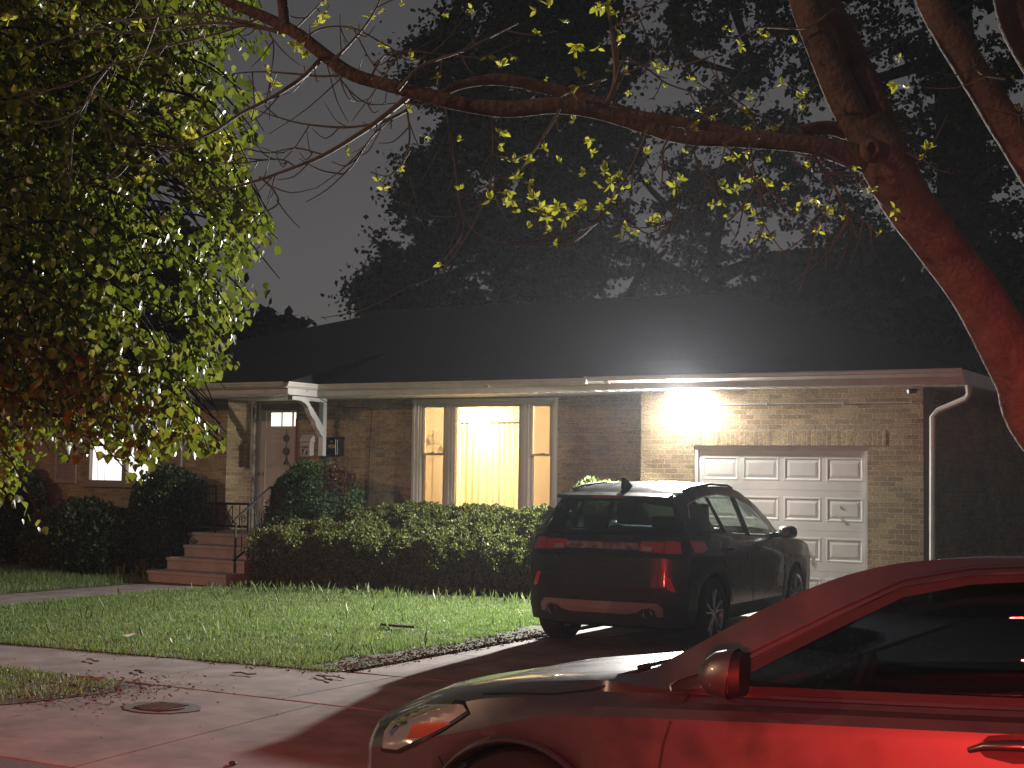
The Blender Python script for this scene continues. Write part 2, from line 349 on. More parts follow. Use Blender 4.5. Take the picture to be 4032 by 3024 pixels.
M['garagewhite'] = mat('garage_door_white', (.60, .60, .57), .42, c2=(.52, .515, .49), scale=1.8, detail=6, bump=.05, bscale=200, dist=.002)
gdo = door.build('garage_door', M['garagewhite'], house)
fr.build('door_frame', M['trim'], gdo)
MB().tube([(2.03, Yd-.004, 1.35), (2.03, Yd-.015, 1.35)], .016, 8).build('lock', M['galv'], gdo); MB().tube([(2.05, Yd-.004, 1.19), (2.05, Yd-.018, 1.19)], .02, 8).build('handle', M['galv'], gdo)
mb = MB(); mb.tube([(1.62, Yd-.014, .62), (1.63, Yd-.014, .68), (1.615, Yd-.014, .74)], .008, 6); mb.tube([(1.63, Yd, .68), (1.63, Yd-.014, .68)], .01, 6)
mb.build('handle', M['galv'], gdo)
# ---------------- picture window (three lights)
wf = MB(); Yw = YM
def frame(mb, x0, x1, z0, z1, y0, y1, wd, wt=None):
    wt = wt or wd
    mb.box(x0, x0+wd, y0, y1, z0, z1); mb.box(x1-wd, x1, y0, y1, z0, z1); mb.box(x0+wd, x1-wd, y0, y1, z1-wt, z1); mb.box(x0+wd, x1-wd, y0, y1, z0, z0+wt)
frame(wf, -5.17, -2.55, .79, 2.885, Yw-.075, Yw+.03, .045)
frame(wf, -5.124, -2.596, .836, 2.838, Yw-.045, Yw+.08, .045)
frame(wf, -5.078, -2.642, .882, 2.792, Yw-.015, Yw+.12, .03)
for x0, x1 in ((-4.60, -4.43), (-3.205, -3.05)):
    wf.box(x0, x1, Yw-.03, Yw+.12, .882, 2.80); wf.box(x0+.05, x1-.05, Yw-.055, Yw-.031, .882, 2.80)
wf.box(-5.2, -2.52, Yw-.12, Yw-.0, .74, .789)
pw = wf.build('window', M['windowframe'], house)
frame_c = MB(); frame(frame_c, -4.428, -3.207, .884, 2.79, Yw+.0, Yw+.07, .028); frame_c.build('sash', M['windowframe'], pw)
gm = glassmat('window_glass', (.92, .93, .92), 0, 1.35)
for x0, x1 in ((-5.046, -4.602), (-3.048, -2.674)):
    s = MB(); frame(s, x0, x1, 1.995, 2.79, Yw+.02, Yw+.06, .032); s.build('sash', M['windowframe'], pw)
    s = MB(); frame(s, x0, x1, .884, 2.03, Yw+.06, Yw+.10, .034); s.box(x0+.18, x0+.25, Yw+.01, Yw+.05, 2.03, 2.045); s.build('sash', M['windowframe'], pw)
    MB().box(x0+.03, x1-.03, Yw+.037, Yw+.041, 2.02, 2.765).build('pane', gm, pw); MB().box(x0+.03, x1-.03, Yw+.078, Yw+.082, .91, 2.0).build('pane', gm, pw)
MB().box(-4.405, -3.23, Yw+.033, Yw+.037, .9, 2.77).build('pane', gm, pw)
# room behind it (walls of the house interior)
rm = MB(); X0, X1, Y0, Y1, Z0, Z1 = -5.4, -2.3, YM+.23, 3.6, .3, 2.94
rm.quad((X0, Y1, Z0), (X1, Y1, Z0), (X1, Y1, Z1), (X0, Y1, Z1)); rm.quad((X0, Y0, Z0), (X0, Y1, Z0), (X0, Y1, Z1), (X0, Y0, Z1)); rm.quad((X1, Y0, Z0), (X1, Y1, Z0), (X1, Y1, Z1), (X1, Y0, Z1))
rm.quad((X0, Y0, Z0), (X1, Y0, Z0), (X1, Y1, Z0), (X0, Y1, Z0)); rm.quad((X0, Y0, Z1), (X1, Y0, Z1), (X1, Y1, Z1), (X0, Y1, Z1))
rm.build('interior_wall', mat('cream_wall', (.62, .5, .3), .8), house)
def cloth(name, c, t=.5):
    N = Nodes(name); d = N.new('ShaderNodeBsdfDiffuse'); d.inputs[0].default_value = rgba(c); tr = N.new('ShaderNodeBsdfTranslucent'); tr.inputs[0].default_value = rgba(c)
    mx = N.new('ShaderNodeMixShader'); mx.inputs[0].default_value = t; N.l(d.outputs[0], mx.inputs[1]); N.l(tr.outputs[0], mx.inputs[2]); N.l(mx.outputs[0], N.out.inputs['Surface']); return N.m
M['curtain'] = cloth('sheer_curtain', (.82, .71, .46), .6); M['shade'] = cloth('tan_shade', (.80, .73, .60), .6)
# curtain with pleats, gathered at the lower left
nx, nz = 220, 40; vs = []; xa, xb = -4.40, -3.235; zt, zb = 2.50, .88
for j in range(nz+1):
    z = zt+(zb-zt)*j/nz; t = j/nz
    for i in range(nx+1):
        s = i/nx; x = xa+(xb-xa)*s
        d = .032*sin(s*62+2.2*sin(s*9))+.016*sin(s*131+1.3)+.010*sin(s*27+t*1.2)
        if s < .17:
            k = (1-s/.17); pull = max(0, 1-abs(t-.80)/.42)**1.5; x += k*(-.02)*pull; d += .035*k*pull*sin(t*16+s*30); x += .02*sin(t*5+s*40)*k*t
        vs.append((x, YM+.2+d*(.35+.65*t), z))
fs = [(j*(nx+1)+i, j*(nx+1)+i+1, (j+1)*(nx+1)+i+1, (j+1)*(nx+1)+i) for j in range(nz) for i in range(nx)]
cu = MB().add(vs, fs).build('curtain', M['curtain'], None, 80); tag(cu, 'gold pleated sheer curtain bunched at its lower left corner in the wide window', 'curtain')
MB().tube([(-4.41, YM+.19, 2.512), (-3.22, YM+.19, 2.512)], .012, 6).build('curtain_rod', M['darkframe'], cu)
va = MB()
for i in range(30):
    a = -4.41+1.18*i/30; va.quad((a, YM+.17+.006*sin(i*1.1), 2.525), (a+1.18/30, YM+.17+.006*sin((i+1)*1.1), 2.525), (a+1.18/30, YM+.17, 2.80), (a, YM+.17, 2.80))
va.build('valance', M['curtain'], None, 60); tag(bpy.data.objects['valance'], 'plain golden valance panel above the pleated curtain', 'valance')
for x0, x1, lab in ((-5.06, -4.6, 'plain tan window shade in the narrow left sash with a lamp stand behind it'), (-3.06, -2.66, 'plain tan window shade in the narrow right sash nearest the garage')):
    mb = MB().quad((x0, YM+.15, .87), (x1, YM+.15, .87), (x1, YM+.15, 2.80), (x0, YM+.15, 2.80)); mb.quad((x0, YM+.153, .87), (x1, YM+.153, .87), (x1, YM+.153, 2.80), (x0, YM+.153, 2.80))
    tag(mb.build('window_shade', M['shade']), lab, 'shade', 'window shades')
ls = thing('floor_lamp', 'dark pole lamp standing behind the left window shade', 'lamp', (-4.86, YM+.24, .3))
mb = MB(); mb.tube([(-4.87, YM+.22, .32), (-4.87, YM+.22, 2.4)], .012, 8); mb.tube([(-4.87, YM+.22, 2.3), (-4.95, YM+.22, 2.32), (-4.98, YM+.22, 2.26)], .008, 6); mb.tube([(-4.87, YM+.22, 2.18), (-4.76, YM+.22, 2.2), (-4.73, YM+.22, 2.15)], .008, 6); mb.build('pole', M['darkframe'], ls)
MB().lathe([(.02, 2.28), (.06, 2.17)], 12, 2, (-4.98, YM+.22, 0)).build('lamp_shade', M['darkframe'], ls); MB().lathe([(.02, 2.15), (.06, 2.06)], 12, 2, (-4.73, YM+.22, 0)).build('lamp_shade', M['darkframe'], ls)
# ---------------- front door
fd = MB(); fd.box(-8.40, -7.60, YM+.05, YM+.09, .74, 2.75)
fdo = fd.build('front_door', mat('grey_white_door', (.5, .46, .44), .5), house)
mb = MB(); mb.box(-8.46, -8.40, YM-.01, YM+.1, .72, 2.86); mb.box(-7.60, -7.54, YM+.03, YM+.1, .72, 2.86); mb.box(-8.40, -7.60, YM+.03, YM+.1, 2.75, 2.86)
mb.build('door_frame', mat('weathered_grey_frame', (.16, .145, .125), .6), fdo)
mb = MB(); mb.box(-7.625, -7.6005, YM+.02, YM+.048, .74, 2.60); mb.build('weatherstrip', mat('red_edge', (.45, .05, .035), .5), fdo)
wl = emis('lit_door_glass', (1.0, .92, .70), 1.5)
for a, b in ((-8.175, -7.96), (-7.925, -7.725), (-7.69, -7.64)):
    MB().box(a, b, YM+.044, YM+.049, 2.475, 2.705).build('pane', wl, fdo)
mb = MB()
for z in (2.38, 2.30, 2.19): mb.box(-8.18, -7.66, YM+.040, YM+.049, z, z+.012)
frame(mb, -8.30, -7.68, .95, 2.24, YM+.042, YM+.0495, .02); frame(mb, -8.30, -7.68, 2.44, 2.73, YM+.041, YM+.0492, .02); mb.build('moulding', M['trim'], fdo)
MB().ball((-8.33, YM+.0, 1.66), .03, 8).build('door_handle', M['brass'], fdo)
hg = thing('door_hanging', 'string of two dark discs hanging on the front door', 'ornament', (-7.82, YM, 1.75))
mb = MB(); mb.tube([(-7.82, YM+.03, 2.42), (-7.825, YM+.03, 1.86)], .006, 5); mb.build('cord', M['wire'], hg)
for z, r in ((2.265, .062), (2.045, .068)):
    mb = MB(); mb.lathe([(.001, YM+.02), (r, YM+.022), (r, YM+.034), (.001, YM+.036)], 18, 1, (-7.828, 0, z)); mb.build('disc', mat('dull_metal_disc', (.1, .085, .08), .6), hg)
mb = MB(); mb.lathe([(.012, 1.95), (.018, 1.9), (.045, 1.84), (.045, 1.82), (.001, 1.82)], 12, 2, (-7.82, YM+.03, 0)); mb.tube([(-7.79, YM+.03, 1.84), (-7.74, YM+.03, 1.84), (-7.74, YM+.03, 1.75)], .008, 5); mb.build('bell', M['darkframe'], hg)
# storm-door strips / porch post between brick return and door
mb = MB(); mb.box(-8.499, -8.463, YM-.06, YM+.02, .72, 2.86); mb.build('trim_board', mat('chipped_white_board', (.06, .04, .035), .6, c2=(.6, .58, .55), scale=7), house)
# ---------------- carved bracket under the porch eave
Xb = -6.72; Pb = []
br = MB()
br.box(Xb-.09, Xb, -.50, .31, 2.845, 2.91); br.box(Xb-.09, Xb, .31, .40, 1.965, 2.91)
lower = [(-.30, 2.845), (-.16, 2.80), (-.09, 2.74), (-.045, 2.66), (.0, 2.60), (.04, 2.575), (.06, 2.545), (.10, 2.535), (.115, 2.47), (.16, 2.41), (.215, 2.365), (.245, 2.32), (.31, 2.27)]
upper = [(.31, 2.46), (-.09, 2.845)]
br.prism(lower+upper, 0, Xb-.09, Xb)
br.build('porch_bracket', M['white'], house)
mb = MB(); mb.tube([(-6.45, -.5, 2.99), (-6.50, .1, 2.83), (-6.62, .38, 2.79), (-6.5, .66, 2.775), (-6.1, .68, 2.77), (-6.02, .69, 2.72), (-6.05, .69, 2.2), (-6.06, .69, 1.0)], .006, 5); mb.build('cable', M['wire'], house)
# ---------------- left window with shutters
lw = MB(); frame(lw, -11.75, -10.06, 1.44, 2.78, -.02, .1, .06); lw.box(-10.90, -10.80, -.015, .1, 1.5, 2.72); lw.box(-11.82, -9.99, -.07, .0, 1.38, 1.439)
lwo = lw.build('window', mat('brown_window_frame', (.30, .22, .18), .5), house)
wb = emis('lit_blind_glass', (1., .95, .88), 1.5); wd = emis('lit_blind_slat', (1., .94, .88), .72)
for a, b in ((-11.69, -10.90), (-10.80, -10.12)):
    MB().box(a, b, .06, .066, 1.5, 2.72).build('pane', wb, lwo)
    s = MB(); s.box(a, b, .03, .06, 2.10, 2.14); s.build('sash', M['darkframe'], lwo)
    s = MB()
    for i in range(9): s.box(a+.06, b-.06, .055, .0595, 1.56+.05*i, 1.565+.05*i)
    for k in (0.12, .3): s.box(a+k, a+k+.02, .053, .0592, 1.5, 2.1)
    s.build('blind', wd, lwo)
M['shutter'] = mat('rose_grey_shutter', (.36, .27, .25), .6, c2=(.30, .22, .2), scale=5)
for x0, x1 in ((-12.56, -12.02), (-10.05, -9.50)):
    s = MB(); frame(s, x0, x1, 1.43, 2.885, -.04, .0, .05)
    for i in range(28): z = 1.48+.0485*i; s.add([(x0+.05, -.03, z), (x1-.05, -.03, z), (x1-.05, -.008, z+.045), (x0+.05, -.008, z+.045)], [(0, 1, 2, 3)])
    s.box(x1-.002, x1+.012, -.045, 0, 1.43, 2.885)
    s.build('shutter', M['shutter'], house)
# ------------------------------------------------------------------ things fixed to the wall
mbx = thing('wall_mailbox', 'pale open-topped mailbox with cut-out house number by the door bracket', 'mailbox', (-7.09, .3, 1.96))
pm = mat('pinkish_white_enamel', (.5, .42, .40), .45)
b = MB(); b.box(-7.10, -6.90, .20, .31, 1.965, 2.19); b.build('box', pm, mbx)
b = MB(); b.prism([(.17, 2.20), (.31, 2.19), (.31, 2.31), (.27, 2.315)], 0, -7.11, -6.88); b.prism([(.195, 2.19), (.31, 2.19), (.31, 2.215), (.185, 2.205)], 0, -7.115, -6.885); b.build('lid', pm, mbx)
def text(body, size, loc, rot, mt, parent, name, ext=.002):
    c = bpy.data.curves.new(name, 'FONT'); c.body = body; c.size = size; c.extrude = ext; c.align_x = 'CENTER'
    t = bpy.data.objects.new(name, c); COL.objects.link(t); dg = bpy.context.evaluated_depsgraph_get()
    me = bpy.data.meshes.new_from_object(t.evaluated_get(dg)); bpy.data.objects.remove(t)
    M4 = Matrix.Translation(Vector(loc)-ORIGIN.get(parent.name, Vector((0, 0, 0)))) @ rot.to_4x4(); me.transform(M4)
    return link(name, me, mt, parent)
RXF = Matrix.Rotation(pi/2, 3, 'X')
text('8340', .062, (-7.00, .199, 2.085), RXF, M['black'], mbx, 'house_number')
b = MB(); b.prism([(-7.05, 1.99), (-7.02, 1.99), (-7.025, 2.03), (-7.01, 2.07), (-7.05, 2.07)], 1, .196, .2); b.prism([(-6.99, 1.985), (-6.945, 1.99), (-6.945, 2.065), (-6.965, 2.065), (-6.97, 2.02)], 1, .196, .2); b.build('cut_out', M['black'], mbx)
b = MB(); b.tube([(-7.03, .195, 2.0), (-7.0, .195, 2.05), (-6.975, .195, 2.075), (-6.97, .195, 2.05)], .006, 5); b.build('scroll', pm, mbx)
nb = thing('wall_mailbox', 'black vertical mailbox with pale oval badge on the brick wall', 'mailbox', (-6.73, .62, 1.98))
b = MB(); b.box(-6.87, -6.58, .59, YM-.001, 1.98, 2.25); b.build('box', M['navy'], nb, bevel=.008)
b = MB(); b.prism([(.57, 2.245), (YM-.001, 2.245), (YM-.001, 2.285), (.62, 2.285)], 0, -6.885, -6.565); b.build('lid', M['navy'], nb)
b = MB()
for r0, r1, y in ((.06, .052, .582), (.03, .022, .579)):
    pts = [(-6.745+1.25*r0*cos(2*pi*i/20), 2.13+.6*r0*sin(2*pi*i/20)) for i in range(20)]; b.prism(pts, 1, y, .59)
b.build('badge', M['gold'], nb)
b = MB(); b.prism([(-6.745+.044*cos(2*pi*i/16), 2.13+.022*sin(2*pi*i/16)) for i in range(16)], 1, .5805, .59); b.build('badge_ring', M['navy'], nb)
b = MB(); b.box(-6.785, -6.725, .585, .59, 2.195, 2.225); b.build('slot_plate', M['gold'], nb)
b = MB(); b.tube([(-6.665, .583, 2.245), (-6.66, .578, 2.12), (-6.655, .583, 1.985)], .007, 6); b.tube([(-6.625, .583, 2.245), (-6.62, .583, 1.985)], .004, 6); b.build('trim_strip', M['gold'], nb)
sc = thing('security_camera', 'small dark bullet camera under the eave at the right corner of the garage', 'camera', (3.04, -.05, 2.85))
b = MB(); b.tube([(2.99, -.13, 2.84), (3.06, -.05, 2.855)], .03, 10); b.build('body', M['black'], sc, 40); b = MB(); b.tube([(3.06, -.05, 2.855), (3.07, 0, 2.87)], .012, 6); b.build('bracket', M['black'], sc)
b = MB(); b.tube([(2.985, -.136, 2.839), (2.99, -.13, 2.84)], .026, 10); b.build('lens', M['chrome'], sc)
# flood lamp
fl = thing('flood_light', 'glaring white twin flood light on the brick beside the garage door', 'lamp', (0, -.1, 2.8))
b = MB(); b.tube([(-.01, 0, 2.84), (-.01, -.04, 2.84)], .05, 14); b.tube([(-.04, -.03, 2.84), (-.08, -.26, 2.84)], .012, 6); b.tube([(.03, -.03, 2.84), (.08, -.26, 2.84)], .012, 6); b.build('mount', M['white'], fl)
glow = emis('led_glow', (1., .98, .93), 220)
for s, c, d in ((-1, (-.09, -.32, 2.83), (-.16, -.955, -.25)), (1, (.09, -.32, 2.83), (.20, -.95, -.24))):
    c = np.array(c); d = unit(np.array(d, float)); h = MB(); h.tube([c-d*.09, c-d*.05, c+d*.0], [.03, .05, .058], 16); hd = h.build('lamp_head', M['white'], fl, 40)
    h = MB(); h.tube([c+d*.001, c+d*.012], [.052, .048], 16); h.build('lens', glow, hd)
    if s < 0: FL = (c+d*.03, d)
    else: FR = (c+d*.03, d)
# ================================================================== ground
def sheet(name, poly, z, mt, thick=None, kind='structure', n=None):
    mb = MB()
    if thick: mb.prism(poly, 2, z-thick, z)
    else: mb.quad(*[(p[0], p[1], z) for p in poly])
    return tag(mb.build(name, mt), None, None, None, kind)
sheet('ground', [(-70, -70), (70, -70), (70, 70), (-70, 70)], -.06, M['soil'])
M['asphalt'] = mat('asphalt', (.035, .034, .034), .9, c2=(.06, .058, .056), scale=40, bump=.5, bscale=120, dist=.004)
sheet('street', [(-60, -12.70), (60, -12.70), (60, -60), (-60, -60)], -.005, M['asphalt'])
sheet('paving_base', [(-14, -12.69), (13, -12.69), (13, -7.5), (3.72, -7.5), (3.72, -.01), (.51, -.01), (.51, -8.7), (-14, -9.85)], -.009, M['asphalt'])
def slabs(name, polys, z, mt, gap=.005, thick=.05):
    mb = MB()
    for poly in polys:
        c = np.mean(np.array(poly), 0); q = []
        for p in poly:
            d = c-np.array(p); q.append(tuple(np.array(p)+np.sign(d)*gap))
        mb.prism(q, 2, z-thick, z)
    return tag(mb.build(name, mt, None, None, .004), None, None, None, 'structure')
def yf(x): return -8.62+.085*(x-.3)         # lawn side edge of the pavement
slabs('sidewalk', [[(a, yf(a)), (b, yf(b)), (b, -10.06), (a, -10.06)] for a, b in ((-14, -12.2), (-12.2, -10.7), (-10.7, -9.2), (-9.2, -7.7), (-7.7, -6.2), (-6.2, -4.9), (-4.9, -3.5), (-3.5, -2.1), (-2.1, -.655), (-.655, .95), (.95, 2.5), (2.5, 3.9), (3.9, 5.4), (5.4, 7), (7, 8.5), (8.5, 10), (10, 13))], .0, M['concrete_old'])
slabs('driveway', [[(.5, a), (1.05, a), (1.05, b), (.5, b)] for a, b in ((-8.55, -7.0), (-7.0, -4.6), (-4.6, -2.2), (-2.2, -.0))]+[[(1.05, a), (3.7, a), (3.7, b), (1.05, b)] for a, b in ((-8.52, -5.3), (-5.3, -2.6), (-2.6, -.0))], .002, M['concrete'])
slabs('driveway_apron', [[(-.26, -10.075), (1.31, -10.075), (1.58, -12.69), (-.9, -12.69)], [(1.31, -10.075), (4.9, -10.075), (5.6, -12.69), (1.58, -12.69)], [(-14, -12.25), (-.78, -12.25), (-.9, -12.69), (-14, -12.69)]], -.002, M['concrete'])
slabs('front_walk', [[(-7.75, a), (-6.45, a), (-6.45, b), (-7.75, b)] for a, b in ((-3.35, -2.36), (-4.9, -3.35), (-6.4, -4.9), (-8.0, -6.4), (-9.3, -8.0))], .004, M['concrete_old'])
sheet('curb', [(-40, -12.24), (-.95, -12.24), (-.95, -12.1), (-40, -12.1)], .06, M['concrete'], .12)
sheet('lawn', [(-6.44, -9.22), (.42, -8.63), (.30, -1.0), (-6.44, -1.0)], .006, M['turf'])
sheet('lawn', [(-40, -9.3), (-7.76, -9.3), (-7.76, -1.0), (-40, -1.0)], .006, M['turf'])
sheet('lawn', [(3.8, -8.5), (40, -8.5), (40, 8), (3.8, 8)], .004, M['turf'])
sheet('parkway_lawn', [(-40, -10.08), (-.62, -10.08), (-.27, -10.5), (-.42, -11.3), (-.8, -12.1), (-40, -12.1)], .004, M['turf'])
sheet('parkway_lawn', [(5.0, -10.08), (40, -10.08), (40, -12.5), (5.5, -12.5)], .004, M['turf'])
sheet('planting_bed', [(-6.3, -2.9), (.42, -1.75), (.42, .69), (-6.3, .69)], .012, M['soil'])
# ------------------------------------------------------------------ grass blades
def inpoly(P, poly):
    x, y = P[:, 0], P[:, 1]; c = np.zeros(len(P), bool); n = len(poly)
    for i in range(n):
        (x0, y0), (x1, y1) = poly[i], poly[i-1]
        k = ((y0 > y) != (y1 > y)) & (x < (x1-x0)*(y-y0)/(y1-y0+1e-12)+x0); c ^= k
    return c
def fbm(P, s, seed=0):
    return np.array([noise.noise(Vector((p[0]*s+seed, p[1]*s-seed, (p[2]*s if len(p) > 2 else seed)))) for p in P])
def grass(name, poly, n, h0, h1, label, mt, thin=None):
    poly = np.array(poly); lo, hi = poly.min(0), poly.max(0)
    P = RNG.uniform(lo, hi, (int(n*1.6), 2)); P = P[inpoly(P, poly)][:n]
    f = fbm(P, .9, 3)+.6*fbm(P, 3.5, 8)
    if thin is not None: keep = thin(P, f); P, f = P[keep], f[keep]
    N = len(P); B = np.c_[P, np.full(N, .004)]
    lean = RNG.normal(0, .42, (N, 2)); D = np.c_[lean, np.ones(N)]
    h = RNG.uniform(h0, h1, N)*(1+.7*np.clip(f, -.6, .8)); V = leaves(B, D, h, BLADE, 1.0)
    V = B[:, None]+(V-B[:, None])*1.0
    # blade width about 6 mm whatever the height
    W = leaves(B, D, h, BLADE, .0); V = W+(V-W)*(.0045/h)[:, None, None]*1.5
    o = soup(name, V, 5, BLADEF, mt); return tag(o, label, 'grass', None, 'stuff')
gm1 = leafmat('grass_blade', [(.05, .105, .026), (.085, .15, .042), (.13, .19, .06), (.20, .22, .10)], .35, .5, spec=.25)
grass('grass', [(-6.46, -9.24), (.40, -8.66), (.25, -6.9), (.34, -1.55), (-5.2, -2.0), (-6.46, -2.6)], 170000, .026, .058, 'bright green lawn grass between the hedge and the sidewalk', gm1,
      lambda P, f: ~((P[:, 0] > .02+.12*np.sin(P[:, 1]*1.7)+.25*f) & (P[:, 1] > -8.6)) & (RNG.random(len(P)) < .75+.5*f+.1))
grass('grass', [(-13.5, -9.3), (-7.78, -9.3), (-7.78, -2.4), (-8.4, -2.2), (-13.5, -1.9)], 26000, .05, .12, 'dim grass left of the pale front walk', gm1)
grass('grass', [(-4.6, -10.08), (-.62, -10.1), (-.30, -10.5), (-.45, -11.25), (-.85, -12.05), (-4.6, -12.05)], 17000, .03, .07, 'sparse grass on the parkway strip beside the apron', gm1, lambda P, f: (RNG.random(len(P)) < np.clip(.2+(-P[:, 0]-.5)*.9+.6*f, .04, 1)))
# taller weeds sprinkled in the lawn and at the hedge foot
nw = 480; Pw = np.c_[RNG.uniform(-6.3, .2, nw), RNG.uniform(-8.6, -1.8, nw)]; Pw[:300, 1] = -1.55+.2*(Pw[:300, 0]+1.6)-RNG.random(300)*.45
Bw = np.c_[Pw, np.full(nw, .0)]; Vw = leaves(Bw, np.c_[RNG.normal(0, .4, (nw, 2)), np.ones(nw)], RNG.uniform(.09, .19, nw), LANCE, .35)
tag(soup('weeds', Vw, 6, LANCEF, leafmat('weed_blade', [(.08, .13, .03), (.12, .17, .05)], .4)), 'taller pale weed blades scattered through the bright lawn', 'weeds', None, 'stuff')
# mulch and leaf crumbs along the drive and parkway
nd = 3600; Pd = np.c_[RNG.normal(.32, .16, nd), RNG.uniform(-8.65, -4.6, nd)]; k = 900; Pd[:k] = np.c_[RNG.normal(-.5, .35, k), RNG.normal(-10.6, .45, k)]; Pd[k:k+250] = np.c_[RNG.uniform(-4, 1.2, 250), RNG.normal(0, .07, 250)+yf(RNG.uniform(-4, 1.2, 250))]
Pd = Pd[(Pd[:, 0] < .62)]; Bd = np.c_[Pd, np.full(len(Pd), .012)]
Vd = leaves(Bd, np.c_[RNG.normal(size=(len(Pd), 2)), RNG.normal(0, .25, len(Pd))], RNG.uniform(.012, .04, len(Pd)), DIAM, .5)
tag(soup('leaf_litter', Vd, 4, DIAMF, leafmat('dead_leaf', [(.03, .02, .012), (.09, .06, .03), (.16, .12, .07), (.05, .03, .02)], 0, .8)), 'dry leaf crumbs and mulch along the edge of the drive', 'leaf litter', None, 'stuff')
# ------------------------------------------------------------------ porch steps and railings
st = thing('front_steps', 'worn concrete front steps rising to the porch landing', 'steps', (-7.2, -1.2, 0))
b = MB()
for z, y in ((.18, -2.35), (.36, -1.95), (.54, -1.58), (.715, -1.15)):
    b = MB(); y1 = {.18: -1.95, .36: -1.58, .54: -1.15, .715: YM}[z]
    xa, xb = (-7.95+.04*random.random(), -6.38-.05*(z > .5)) if z < .7 else (-8.49, -5.9)
    b.box(xa, xb, y, y1-.002, 0.006, z); b.box(xa-.012, xb+.012, y-.02, y-.001, z-.05, z)
    b.build('step' if z < .7 else 'landing', M['step'], st, None, .008)
def railing(name, label, rails, posts, bal, scrolls=()):
    t = thing(name, label, 'railing', tuple(rails[0][0]), 0, 'iron railings of the front steps')
    for q in rails: MB().tube(q, .02, 6).build('rail', M['iron'], t)
    for q in posts: MB().tube(q, .019, 6).build('post', M['iron'], t)
    for q in bal: MB().tube(q, .0085, 5).build('baluster', M['iron'], t)
    for c, s, X in scrolls:
        pts = [(X, c[0]+s*(1-k/26)*cos(k*.42)*.09, c[1]+(1-k/26)*sin(k*.42)*.09) if X is not None else (c[0]+s*(1-k/26)*cos(k*.42)*.07, c[2], c[1]+(1-k/26)*sin(k*.42)*.07) for k in range(22)]
        MB().tube(pts, .008, 5).build('scroll', M['iron'], t)
    return t
X = -6.55
top = lambda y: (X, y, .96+(y+2.01)*(1.452-.96)/.806)
bal = [((X, y, top(y)[2]), (X, y, .386+(y+1.956)*.498)) for y in (-1.83, -1.68, -1.53, -1.38)]+[((X, y, 1.45), (X, y, .76)) for y in (-1.07, -.95, -.83, -.71)]
bal += [((X, -1.62, 1.19), (X, -1.55, 1.1), (X, -1.50, .95), (X, -1.5, .75), (X, -1.56, .62)), ((X, -1.30, 1.35), (X, -1.37, 1.2), (X, -1.43, .95), (X, -1.42, .78))]
railing('stair_railing', 'black iron stair railing with scrolls along the right side of the steps', [[top(-2.03), (X, -1.204, 1.452), (X, -.5, 1.452)], [(X, -2.0, .37), (X, -1.2, .76), (X, -.5, .76)]],
        [[(X, -1.97, .18), (X, -1.97, .90), (X, -2.03, .955)], [(X, -1.15, .715), (X, -1.15, 1.45)]], bal, [((-1.47, .93), 1, X), ((-1.30, 1.09), -1, X)])
ft = MB(); ft.box(X-.035, X+.035, -2.02, -1.93, .19, .40)
railing('porch_railing', 'iron porch railing of close upright bars left of the steps', [[(-8.45, -1.1, 1.44), (-7.72, -1.1, 1.445)], [(-8.45, -1.1, .80), (-7.72, -1.1, .80)]], [[(-8.20, -1.1, .715), (-8.20, -1.1, 1.44)], [(-7.73, -1.1, .715), (-7.73, -1.1, 1.45)]],
        [((x, -1.1, 1.44), (x, -1.1, .80)) for x in (-8.09, -8.03, -7.97, -7.915, -7.86, -7.80)])
railing('porch_railing', 'low iron railing with scrolls in front of the lit brick return', [[(-8.49, -.5, 1.16), (-7.56, -.5, 1.168)], [(-8.49, -.5, .80), (-7.56, -.5, .80)]], [[(-7.57, -.5, .715), (-7.57, -.5, 1.165)]],
        [((x, -.5, 1.16), (x, -.5, .80)) for x in (-8.35, -8.22, -8.06, -7.90, -7.75)]+[((-8.1, -.5, .87), (-8.03, -.5, .95), (-7.92, -.5, 1.12))], [((-7.98, .90, -.5), 1, None), ((-7.68, .92, -.5), -1, None)])
